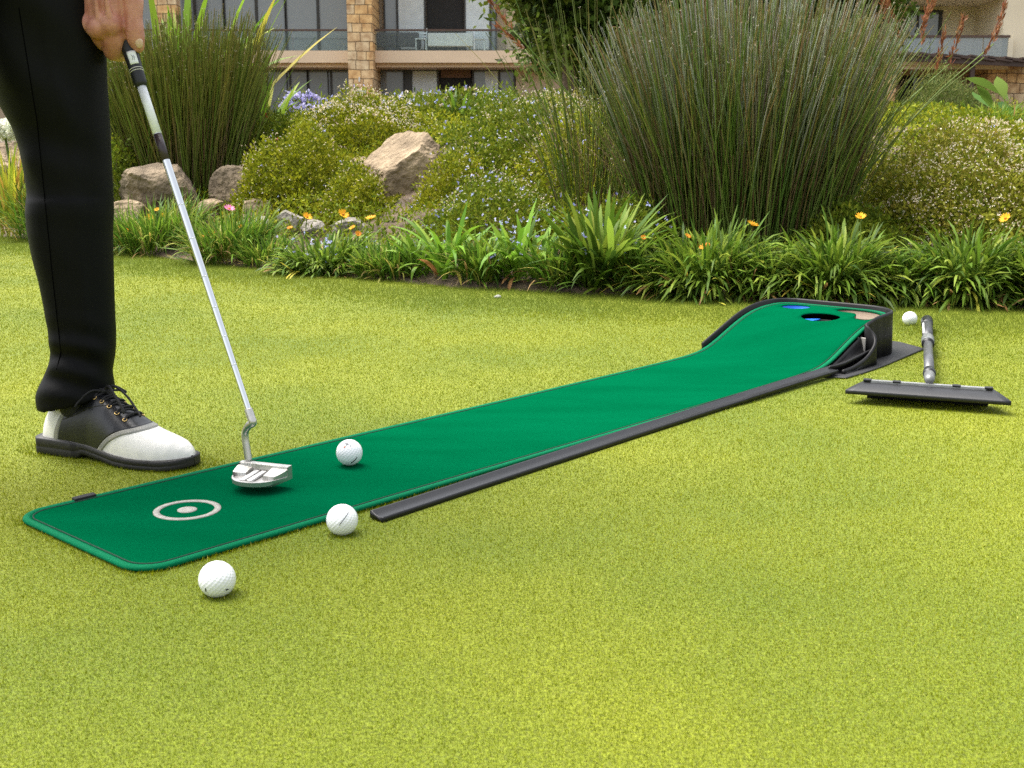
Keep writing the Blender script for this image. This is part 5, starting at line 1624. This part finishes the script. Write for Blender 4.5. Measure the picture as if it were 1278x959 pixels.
# ---- rocks
rock_m = M('sandstone', (.165, .115, .066), .9, .3, 7, bump=1.0, bs=26, col2=(.30, .225, .140), detail=14, bdist=.03)
rock_g = M('grey_stone', (.15, .13, .105), .9, .3, 9, bump=1.0, bs=30, col2=(.27, .245, .21), detail=14, bdist=.02)
rock_d = M('brown_stone', (.105, .078, .048), .9, .3, 8, bump=1.0, bs=28, col2=(.205, .155, .100), detail=14, bdist=.03)
def rock(label, x0, x1, y0, y1, Y, mat, seed, cuts=9, tilt=0.0, planes=()):
    r = np.random.default_rng(900 + seed)
    a, b = atY(x0, y1, Y), atY(x1, y0, Y)
    c = (a + b) / 2; hw, hh = (b[0] - a[0]) / 2, (b[2] - a[2]) / 2
    bm = bmesh.new(); bmesh.ops.create_icosphere(bm, subdivisions=5, radius=1.0)
    V = np.array([q.co[:] for q in bm.verts])
    for k in range(cuts):            # flat broken faces
        n_ = r.normal(0, 1, 3); n_ /= np.linalg.norm(n_); d = r.uniform(.55, .82)
        q = V @ n_; V = np.where((q > d)[:, None], V - (q - d)[:, None] * n_[None] * .93, V)
    for n_, d in planes:
        n_ = np.array(n_, float); n_ /= np.linalg.norm(n_)
        q = V @ n_; V = np.where((q > d)[:, None], V - (q - d)[:, None] * n_[None] * .95, V)
    V = V * (1 + .05 * wob(V, 3.1, seed)[:, None] + .04 * wob(V, 9, seed + 1)[:, None] + .022 * wob(V * np.array([1, 1, 2.5]), 22, seed + 2)[:, None])
    if tilt:
        ct, st = math.cos(tilt), math.sin(tilt); V = V @ np.array([[ct, 0, st], [0, 1, 0], [-st, 0, ct]])
    lo_, hi_ = V.min(0), V.max(0)
    V = (V - lo_) / (hi_ - lo_) * 2 - 1
    V = V * np.array([hw, max(hw, hh) * .85, hh])
    for q, p in zip(bm.verts, V): q.co = p
    o = link('rock', bm_mesh('rock', bm), mat, None, True)
    es = o.modifiers.new('e', 'EDGE_SPLIT'); es.split_angle = math.radians(28)
    o.location = c
    return tag(o, label, 'rock')
rock('big pale sandstone boulder set in the middle of the bank', 452, 566, 163, 284, 6.15, rock_m, 1, 3, 0, (((-.45, -.42, .80), .40), ((.15, -1, .06), .55), ((-.85, -.5, .1), .62), ((.9, -.2, .2), .74), ((.5, -.6, .65), .68)))
rock('dark shadowed rock below the big sandstone boulder', 478, 540, 255, 308, 5.9, rock_g, 2)
rock('long flat brown rock beside the golfer, below the left reeds', 148, 250, 203, 272, 6.35, rock_d, 3, 8)
rock('pointed brown rock right of the long flat rock', 262, 320, 206, 264, 6.35, rock_d, 4, 9, .5)
rock('square grey rock, leftmost of the small rocks under the cushion shrub', 309, 339, 270, 303, 5.6, rock_g, 5)
rock('small rounded rock second in the row of small rocks', 347, 380, 262, 296, 5.65, rock_g, 6)
rock('small whitish rock third in the row of small rocks', 376, 408, 274, 304, 5.5, rock_g, 7)
rock('low pale rock at the right end of the row of small rocks', 416, 464, 271, 306, 5.5, rock_g, 8)
rock('low reddish rock half hidden under the pointed rock', 245, 280, 248, 268, 6.2, rock_m, 9)
rock('reddish earth coloured rock beside the golfer trousers', 136, 180, 249, 285, 6.1, rock_m, 10)
rock('dark rock in the gap between two small rocks', 332, 356, 290, 312, 5.6, rock_m, 11)
rock('shadowed rock left of the big boulder', 425, 470, 195, 262, 6.6, rock_m, 12)
rock('half buried flat rock beside the first lily', 470, 520, 308, 345, 5.2, rock_g, 13)
rock('brown rock at the left edge behind the yellow blades', -20, 44, 175, 260, 8.2, rock_m, 14)
rock('dark rock under the low left corner of the cushion shrub', 300, 345, 248, 285, 6.0, rock_m, 15)

# loose dry leaves and straw on the soil and along the edge
n = 2600; r = np.random.default_rng(42)
X = r.uniform(-3, 3.2, n); t = r.gamma(1.2, .35, n) + .0
Y = edge_y(X) + t
c = np.stack([X, Y, np.maximum(bank_z(X, Y), 0) + .006], -1)
d = leaf_quads(c, r.uniform(.015, .06, n), r.uniform(.004, .012, n), r, pal(n, [(.20, .13, .07), (.30, .22, .11), (.12, .08, .05), (.40, .32, .18)], None, .2, r), -.1)
V, F, T = d
dry = link('leaf_litter', np_mesh('leaf_litter', V, F, T), LEAF)
tag(dry, 'dry brown leaves and straw scattered on the soil', 'leaf litter', kind='stuff')

# ---- trees behind
def tree(name, label, cat, px, py_base, Y, H, crown, seed, cols, L=.10, W=.05, n=14000, trunk_r=.12, group=None, limbs=16, bare=0):
    r = np.random.default_rng(700 + seed)
    X = atY(px, py_base, Y)[0]; Z = float(bank_z(X, Y))
    root = empty(name, (X, Y, Z)); tag(root, label, cat, group)
    (crx, cry, crz, cz) = crown
    top = np.array([X + r.normal(0, .2), Y, Z + H * .9])
    parts = []
    tr = spline(np.array([[X, Y, Z - .1], [X + r.normal(0, .06), Y, Z + H * .3], [X + r.normal(0, .12), Y, Z + H * .6], top]), 16)
    parts.append((*tube_np(tr, np.linspace(trunk_r, trunk_r * .2, 16), 9), None))
    ends = []
    for k in range(limbs):
        f = r.uniform(.3, .95); p0 = tr[int(f * 15)]
        d = r.normal(0, 1, 3); d[2] = abs(d[2]) * .6; d /= np.linalg.norm(d)
        c = np.array([X, Y, Z + cz]) + d * np.array([crx, cry, crz]) * r.uniform(.55, .95) * np.array([1, 1, r.choice([1, 1, -.6])])
        m_ = (p0 + c) / 2 + np.array([0, 0, .12 * H * .3])
        parts.append((*tube_np(spline(np.array([p0, m_, c]), 9), np.linspace(trunk_r * .4, trunk_r * .08, 9), 6), None))
        ends += [c, (c + m_) / 2]
    V, F, _ = join_np(parts)
    link('trunk', np_mesh('trunk', V - np.array(root.location), F), BARK, root)
    ends = np.array(ends)
    extra = r.normal(0, 1, (limbs * 3, 3)); extra /= np.linalg.norm(extra, axis=1)[:, None]
    extra = np.array([X, Y, Z + cz]) + extra * np.array([crx, cry, crz]) * r.uniform(.5, 1.0, (limbs * 3, 1))
    ends = np.vstack([ends, extra])
    idx = r.integers(0, len(ends), n)
    cl = ends[idx] + r.normal(0, 1, (n, 3)) * np.array([crx, cry, crz * .7]) * r.uniform(.10, .22, len(ends))[idx][:, None]
    hue = pal(len(ends), cols, None, .2, r)[idx]
    tint = hue * r.uniform(.75, 1.25, (n, 1))
    add('crown', [leaf_quads(cl, L * r.uniform(.6, 1.3, n), W * r.uniform(.7, 1.3, n), r, tint, .2)], LEAF, root)
    return root
DK = [(.045, .075, .014), (.07, .105, .018), (.105, .14, .02), (.035, .055, .012)]
LT = [(.10, .14, .022), (.15, .19, .03), (.06, .09, .018)]
tree('leafy_tree', 'dark green tree in front of the buff wall, left of the big reeds', 'tree', 712, 150, 13.0, 3.2, (.75, .7, 1.1, 1.55), 1, DK, .10, .05, 15000, .07)
tree('leafy_tree', 'bushy green tree beside the corner of the left building', 'tree', 748, 150, 21.0, 4.6, (1.5, 1.0, 2.0, 1.9), 7, DK, .13, .06, 16000, .10)
tree('leafy_tree', 'dense dark tree standing behind the big reeds', 'tree', 850, 150, 17.0, 4.5, (2.0, 1.3, 1.9, 2.2), 2, DK, .13, .06, 22000, .12)
tree('leafy_tree', 'dense dark tree behind the right side of the reeds', 'tree', 985, 150, 19.0, 4.8, (1.9, 1.3, 2.0, 2.4), 3, DK, .13, .06, 20000, .12)
tree('leafy_tree', 'light green airy tree with a bent bare branch in front of the right building', 'tree', 1085, 150, 12.0, 2.6, (.62, .6, .62, 1.9), 4, LT, .07, .026, 9000, .045)
tree('leafy_tree', 'broad dark tree filling the gap behind the reeds', 'tree', 790, 150, 24.0, 6.0, (2.6, 1.5, 2.6, 2.6), 5, DK, .16, .08, 18000, .16)
tree('leafy_tree', 'dark tree farthest back between the two buildings', 'tree', 930, 150, 27.0, 6.5, (3.0, 1.6, 2.9, 3.0), 6, DK, .17, .08, 18000, .16)
# ------------------------------------------------------------------ buildings on the terrace
YB = 50.0
def bxz(px, py, Y=YB):
    p = atY(px, py, Y); return float(p[0]), float(p[2])
render_m = M('buff_render', (.60, .47, .33), .85, .10, .8, bump=.3, bs=8, bdist=.02)
slab_m = M('slab_render', (.74, .57, .40), .8, .08, .6)
cream_m = M('cream_render', (.74, .65, .48), .85, .08, .7)
frame_m = M('bronze_frame', (.030, .027, .025), .45, .1, 3)
rail_m = M('brown_rail', (.085, .045, .030), .5, .15, 3)
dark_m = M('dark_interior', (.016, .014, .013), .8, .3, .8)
lintel_m = M('timber_lintel', (.14, .065, .03), .6, .25, 2)
curtain_m = M('pale_curtain', (.68, .73, .75), .8, .10, 3)
beam_m = M('pergola_timber', (.060, .035, .026), .6, .25, 3)
def glass_mat(name, col, rough=.06, spec=.6):
    m, nt, b, out = _nodes(name)
    b.inputs['Base Color'].default_value = rgba(col); b.inputs['Roughness'].default_value = rough
    b.inputs['Specular IOR Level'].default_value = spec
    return m
glass_dark = glass_mat('window_glass', (.23, .255, .27), .08, .8)
def clear_glass(name, alpha, col):
    m, nt, b, out = _nodes(name)
    tr = nt.nodes.new('ShaderNodeBsdfTransparent'); tr.inputs[0].default_value = (.90, .95, .94, 1)
    mx = nt.nodes.new('ShaderNodeMixShader'); mx.inputs[0].default_value = alpha
    b.inputs['Base Color'].default_value = rgba(col); b.inputs['Roughness'].default_value = .1
    nt.links.new(tr.outputs[0], mx.inputs[1]); nt.links.new(b.outputs[0], mx.inputs[2]); nt.links.new(mx.outputs[0], out.inputs[0])
    return m
rail_glass = clear_glass('balustrade_glass', .09, (.36, .42, .42))
rail_frost = clear_glass('frosted_balustrade', .55, (.40, .44, .45))

def stone_mat():
    m, nt, b, out = _nodes('stone_blocks')
    N, L = nt.nodes, nt.links
    tc = N.new('ShaderNodeTexCoord'); mp = N.new('ShaderNodeMapping')
    mp.inputs['Rotation'].default_value[0] = PI / 2
    L.new(tc.outputs['Object'], mp.inputs[0])
    nz = N.new('ShaderNodeTexNoise'); nz.inputs['Scale'].default_value = 1.3
    L.new(mp.outputs[0], nz.inputs['Vector'])
    va = N.new('ShaderNodeMixRGB'); va.inputs[0].default_value = .10
    L.new(mp.outputs[0], va.inputs[1]); L.new(nz.outputs['Color'], va.inputs[2])
    br = N.new('ShaderNodeTexBrick')
    br.inputs['Scale'].default_value = 1.0; br.inputs['Brick Width'].default_value = .52; br.inputs['Row Height'].default_value = .33
    br.inputs['Mortar Size'].default_value = .014; br.inputs['Bias'].default_value = -.1
    br.inputs['Color1'].default_value = (.76, .50, .24, 1); br.inputs['Color2'].default_value = (.70, .58, .41, 1); br.inputs['Mortar'].default_value = (.20, .14, .08, 1)
    br.offset = .37; br.squash = .7; br.squash_frequency = 3
    L.new(va.outputs[0], br.inputs['Vector'])
    n2 = N.new('ShaderNodeTexNoise'); n2.inputs['Scale'].default_value = 4; n2.inputs['Detail'].default_value = 6
    L.new(tc.outputs['Object'], n2.inputs['Vector'])
    rp = N.new('ShaderNodeValToRGB'); rp.color_ramp.elements[0].color = (.62, .50, .40, 1); rp.color_ramp.elements[1].color = (1.15, 1.15, 1.1, 1)
    rp.color_ramp.elements[0].position = .3; rp.color_ramp.elements[1].position = .7
    L.new(n2.outputs['Fac'], rp.inputs[0])
    mx = N.new('ShaderNodeMix'); mx.data_type = 'RGBA'; mx.blend_type = 'MULTIPLY'; mx.inputs[0].default_value = 1
    L.new(br.outputs['Color'], mx.inputs[6]); L.new(rp.outputs[0], mx.inputs[7]); L.new(mx.outputs[2], b.inputs['Base Color'])
    b.inputs['Roughness'].default_value = .9
    bp = N.new('ShaderNodeBump'); bp.inputs['Strength'].default_value = .8; bp.inputs['Distance'].default_value = .04; bp.invert = True
    L.new(br.outputs['Fac'], bp.inputs['Height']); L.new(bp.outputs[0], b.inputs['Normal'])
    return m
stone_m = stone_mat()

x0, zt = bxz(0, 65); _, zsb = bxz(0, 79); _, zs2 = bxz(0, 83)
TOPZ = 9.2; GZ = 1.2
A = empty('hotel_building', (bxz(436, 0)[0], YB, GZ))
tag(A, 'two storey building with a tan stone pillar and glass balconies, at the left', 'building')
def B(name, lst, mat, parent=A, bev=0):
    rootloc = np.array(A.location) if parent_root(parent) is A else np.array(parent_root(parent).location)
    o = boxes(name, [(tuple(np.array(c) - rootloc), s) for c, s in lst], mat, parent, bev)
    return o
def parent_root(p):
    while p.parent is not None: p = p.parent
    return p
X = lambda px, Y=YB: bxz(px, 0, Y)[0]
Zp = lambda py, Y=YB: bxz(0, py, Y)[1]
xl, xp0, xp1, xr = X(-420), X(436), X(467), X(716)
YF = YB + 1.6       # facade plane behind the balcony edge
# pillar stands forward
B('stone_pillar', [box_between(xp0, xp1, YB - .9, YF + .2, GZ - .5, TOPZ)], stone_m)
B('stone_pillar', [box_between(X(196), X(227), YB - .9, YB - .27, GZ - .5, TOPZ)], stone_m)
for a, b in ((xl, xp0 - .01), (xp1 + .01, xr)):
    sl_ = B('balcony_slab', [box_between(a, b, YB - .25, YF, Zp(79), Zp(64)), box_between(a, b, YB + .1, YF, Zp(84), Zp(79) - .003)], slab_m)
    rl = B('railing', [box_between(a, b, YB - .2, YB - .12, Zp(39.5), Zp(37.2))], rail_m)
    B('glass_panel', [box_between(a + i * (b - a) / max(1, round((b - a) / 2.3)) + .02, a + (i + 1) * (b - a) / max(1, round((b - a) / 2.3)) - .02, YB - .17, YB - .15, Zp(63.6), Zp(39.6)) for i in range(max(1, round((b - a) / 2.3)))], rail_glass, rl)
# walls: back wall with end piers, roof slab
B('wall', [box_between(xl, xr, YF + .35, YF + .6, GZ - .5, TOPZ - .1), box_between(X(632, YF), xr, YF + .01, YF + .34, Zp(62, YF), TOPZ - .1),
           box_between(X(644, YF), xr, YF + .012, YF + .345, GZ - .5, Zp(84, YF)), box_between(xr, xr + .3, YF - .4, YF + 9, GZ - .5, TOPZ - .1),
           box_between(xl, xr, YF + 9, YF + 9.3, GZ - .5, TOPZ - .1), box_between(xl, xl + .3, YF + .6, YF + 9, GZ - .5, TOPZ - .1)], render_m)
B('roof', [box_between(xl - .2, xr + .3, YB - .3, YF + 9.3, TOPZ, TOPZ + .5)], slab_m)
def window(pxa, pxb, z0, z1, glass=glass_dark, mull=(), lintel=None, name='window'):
    a, b = X(pxa, YF), X(pxb, YF)
    fw = .07
    fr = [box_between(a, a + fw, YF + .02, YF + .2, z0, z1), box_between(b - fw, b, YF + .02, YF + .2, z0, z1), box_between(a + fw, b - fw, YF + .02, YF + .2, z1 - fw, z1)]
    for mpx, mw_ in mull:
        q = X(mpx, YF); fr.append(box_between(q - mw_ / 2, q + mw_ / 2, YF + .03, YF + .19, z0, z1 - fw - .002))
    o = B(name, fr, frame_m)
    B('pane', [box_between(a + fw, b - fw, YF + .09, YF + .12, z0, z1 - fw)], glass, o)
    return o
zl0, zl1 = Zp(150, YF), Zp(86, YF)
zu0, zu1 = Zp(63, YF), Zp(-28, YF)
for k in range(7):
    window(434 - 52 * (k + 1) - 3, 434 - 52 * k, zl0, zl1, mull=((434 - 52 * k - 24, .09), (434 - 52 * k - 28, .05)))
    window(434 - 77 * (k + 1) - 3, 434 - 77 * k, zu0, zu1, mull=((434 - 77 * k - 38, .12),))
window(470, 503, zl0, zl1, mull=()); window(503.5, 546, zl0, zl1, mull=((508, .32),))
o = window(589, 643, zl0, zl1, mull=((623, .10),))
window(478, 531, zu0, zu1, mull=((495, .08),)); window(579, 620, zu0, zu1, mull=((612, .10),))
# pale curtains hang behind some panes: seen as lighter panels
for a, b, z0, z1 in ((513, 544, zl0, zl1), (497, 529, zu0, zu1), (581, 611, zu0, zu1), (605, 622, zl0, zl1 )):
    B('curtain', [box_between(X(a, YF), X(b, YF), YF + .06, YF + .085, z0 + .05, z1 - .10)], curtain_m)
# open doorways
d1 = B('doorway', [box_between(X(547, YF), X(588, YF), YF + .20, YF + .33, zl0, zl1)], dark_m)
B('lintel', [box_between(X(549, YF), X(587, YF), YF + .1, YF + .19, Zp(97, YF), zl1 - .05)], lintel_m, d1)
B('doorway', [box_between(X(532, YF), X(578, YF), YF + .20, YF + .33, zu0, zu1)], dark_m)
pl_ = B('number_plate', [box_between(X(446), X(457), YB - .96, YB - .905, Zp(119), Zp(112))], M('plate_white', (.7, .68, .62), .5, .05, 3), A)
B('door_chime', [box_between(X(448.6), X(450.4), YB - .95, YB - .905, Zp(104), Zp(98))], M('chime_white', (.7, .68, .62), .5, .05, 3), A)

# armchairs on the balcony, plus white furniture added for bright reflections in the glass
fab = M('grey_wicker', (.085, .082, .09), .8, .2, 10, bump=.4, bs=40)
zf = Zp(63, YB + .7)
def armchair(px, label):
    x = X(px, YB + .7)
    r_ = empty('armchair', (x, YB + .7, zf)); tag(r_, label, 'armchair', 'grey armchairs on the balcony')
    boxes('seat', [box_between(-.40, .40, -.05, .55, .2, .36)], fab, r_, .04)
    boxes('backrest', [box_between(-.46, .46, -.20, -.05, .12, .72)], fab, r_, .07)
    for s in (-1, 1): boxes('armrest', [box_between(s * .40, s * .50, -.05, .58, .1, .52)], fab, r_, .04)
    for s in (-1, 1):
        for q in (-.12, .5): boxes('leg', [box_between(s * .38, s * .44, q - .03, q + .03, 0, .12)], frame_m, r_)
armchair(481, 'grey wicker armchair on the balcony, nearest the stone pillar')
armchair(509, 'grey wicker armchair on the balcony, farther from the stone pillar')
tb = empty('reflection_table', (X(562, YB + .7), YB + .7, zf)); tag(tb, 'added white table standing in for bright reflections in the balcony glass', 'table')
boxes('tablecloth', [box_between(-.95, .95, -.30, .35, .15, .68)], M('cloth_white', (.78, .80, .80), .8, .04, 4), tb, .02)
for s in (-.8, .8): boxes('leg', [box_between(s - .03, s + .03, -.03, .03, 0, .15)], frame_m, tb)
for px, lb in ((525, 'white chair added for bright reflections, left end of the balcony table'), (598, 'white chair added for bright reflections, right end of the balcony table')):
    c_ = empty('reflection_chair', (X(px, YB + .6), YB + .6, zf)); tag(c_, lb, 'chair', 'white chairs added on the balcony for bright reflections')
    wm = curtain_m
    boxes('seat', [box_between(-.24, .24, -.22, .24, .42, .47)], wm, c_)
    boxes('backrest', [box_between(-.24, -.20, .24, .28, .0, .92), box_between(.20, .24, .24, .28, .0, .92)] + [box_between(-.198, .198, .245, .275, z, z + .07) for z in (.55, .68, .81)], wm, c_)
    for s in (-.21, .21): boxes('leg', [box_between(s - .02, s + .02, -.22, -.18, 0, .42)], wm, c_)

# ---- right hand building
YR = 46.0
Xr = lambda px, Y=YR: bxz(px, 0, Y)[0]
Zr = lambda py, Y=YR: bxz(0, py, Y)[1]
D = empty('terrace_building', (Xr(1150), YR, GZ))
tag(D, 'cream and stone building with a brown pergola and glass balcony, at the right', 'building')
YW = YR + 2.6
# recessed balcony walls
B('wall', [box_between(Xr(1080), Xr(1251), YW, YW + .3, GZ - .5, TOPZ), box_between(Xr(1251), Xr(1285), YR - .3, YW + .3, Zr(80), TOPZ),
           box_between(Xr(1284.9), Xr(1700), YR + .2, YW + .3, Zr(80), TOPZ), box_between(Xr(1076), Xr(1092), YR - .2, YW - .01, Zr(80), TOPZ),
           box_between(Xr(1080), Xr(1700), YW + 7, YW + 7.3, GZ - .5, TOPZ)], cream_m, D)
B('roof', [box_between(Xr(1060), Xr(1710), YR - .6, YW + 7.4, TOPZ + .003, TOPZ + .5)], cream_m, D)
B('balcony_ceiling', [box_between(Xr(1092) + .01, Xr(1251) - .01, YR - .3, YW - .01, Zr(-2), Zr(-7))], cream_m, D)
B('balcony_slab', [box_between(Xr(1092) + .01, Xr(1251) - .01, YR - .3, YW - .01, Zr(79), Zr(72))], cream_m, D)
dr = B('sliding_door', [box_between(Xr(1160), Xr(1164), YW - .12, YW - .01, Zr(72), Zr(3)), box_between(Xr(1203), Xr(1207), YW - .12, YW - .01, Zr(72), Zr(3)), box_between(Xr(1164) + .003, Xr(1203) - .003, YW - .12, YW - .01, Zr(6), Zr(3)), box_between(Xr(1174), Xr(1176.5), YW - .11, YW - .015, Zr(72), Zr(6) - .003)], frame_m, D)
B('pane', [box_between(Xr(1164) + .003, Xr(1203) - .003, YW - .06, YW - .03, Zr(72), Zr(6) - .003)], glass_dark, dr)
rl = B('railing', [box_between(Xr(1094), Xr(1259), YR - .45, YR - .36, Zr(48.5), Zr(45.5))], rail_m, D)
B('glass_panel', [box_between(Xr(1094 + i * 33) + .02, Xr(1094 + (i + 1) * 33) - .02, YR - .42, YR - .39, Zr(72), Zr(48.5) - .003) for i in range(5)], rail_frost, rl)
B('railing_post', [box_between(Xr(1257), Xr(1263), YR - .47, YR - .302, Zr(78), Zr(49))], cream_m, D)
def lamp(px, py, Y):
    x, z = bxz(px, py, Y)
    bm = bmesh.new(); bmesh.ops.create_uvsphere(bm, u_segments=16, v_segments=10, radius=.13)
    bmesh.ops.scale(bm, vec=(1.25, .8, .85), verts=bm.verts)
    bmesh.ops.translate(bm, vec=(x - D.location[0], Y - .08 - D.location[1], z - D.location[2]), verts=bm.verts)
    o = link('wall_lamp', bm_mesh('wall_lamp', bm), frame_m, D)
    bm = bmesh.new(); bm_box(bm, (x - D.location[0], Y - .20 - D.location[1], z - .02 - D.location[2]), (.17, .02, .10), 0, .005)
    link('lamp_glass', bm_mesh('lamp_glass', bm), M('lamp_glass', (.45, .44, .40), .3, .05, 5), o)
lamp(1238, 29, YW - .004); lamp(1230, 119, YR + 1.8)
# lower storey: cream beam, posts, dark opening, stone wall
B('beam', [box_between(Xr(1120), Xr(1259), YR - .8, YR - .35, Zr(83.5), Zr(79.2)), box_between(Xr(1120), Xr(1256), YR - .7, YR - .36, Zr(88), Zr(83.5) - .003)], cream_m, D)
B('stone_wall', [box_between(Xr(1238), Xr(1700), YR - .2, YR + 2.0, GZ - .5, Zr(83)), box_between(Xr(1096), Xr(1122), YR - .3, YR + 2.0, GZ - .5, Zr(77))], stone_m, D)
B('lower_wall', [box_between(Xr(1122) + .01, Xr(1238) - .01, YR + 1.8, YR + 2.1, GZ - .5, Zr(80) - .01)], render_m, D)
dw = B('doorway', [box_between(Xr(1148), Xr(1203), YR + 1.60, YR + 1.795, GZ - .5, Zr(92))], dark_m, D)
B('pane', [box_between(Xr(1164), Xr(1176), YR + 1.55, YR + 1.59, GZ - .5, Zr(94))], glass_dark, dw)
pg = empty('pergola', (Xr(1200), YR - .8, GZ)); tag(pg, 'dark brown timber pergola of overlapping boards under the right balcony', 'pergola')
for i in range(8):
    xa = Xr(1126 + i * 21); z = Zr(72.5 + i * 1.1)
    bm = bmesh.new(); bm_box(bm, (xa - pg.location[0], .0, z - pg.location[2]), (.95, 1.9, .10))
    bmesh.ops.rotate(bm, cent=(xa - pg.location[0], 0, z - pg.location[2]), matrix=Matrix.Rotation(.16, 3, 'Y'), verts=bm.verts)
    link('board', bm_mesh('board', bm), beam_m, pg, False)
bm = bmesh.new(); a_, b_ = np.array([Xr(1121), YR - 1.6, Zr(76)]), np.array([Xr(1300), YR - 1.6, Zr(85)])
c_ = (a_ + b_) / 2 - np.array(pg.location); ln = np.linalg.norm(b_ - a_)
bm_box(bm, (0, 0, 0), (ln, .12, .26)); bmesh.ops.rotate(bm, cent=(0, 0, 0), matrix=Matrix.Rotation(math.atan2(a_[2] - b_[2], b_[0] - a_[0]), 3, 'Y'), verts=bm.verts); bmesh.ops.translate(bm, vec=c_, verts=bm.verts)
link('fascia', bm_mesh('fascia', bm), beam_m, pg, False)
bm = bmesh.new(); bm_box(bm, (Xr(1203) - pg.location[0], -.55, (Zr(78) - GZ) / 2), (.16, .16, Zr(78) - GZ))
link('post', bm_mesh('post', bm), beam_m, pg, False)
# ------------------------------------------------------------------ turf blades last, so that they know what lies on the lawn
V, F, T = grass_blades(2100000, 11)
gb = link('grass_blades', np_mesh('grass_blades', V, F, T), leaf_mat('turf_blade', .8, .35, .04))
gb.data.polygons.foreach_set('use_smooth', np.zeros(len(gb.data.polygons), dtype=bool))
tag(gb, 'short yellow green turf blades of the mown lawn', 'grass', kind='stuff')
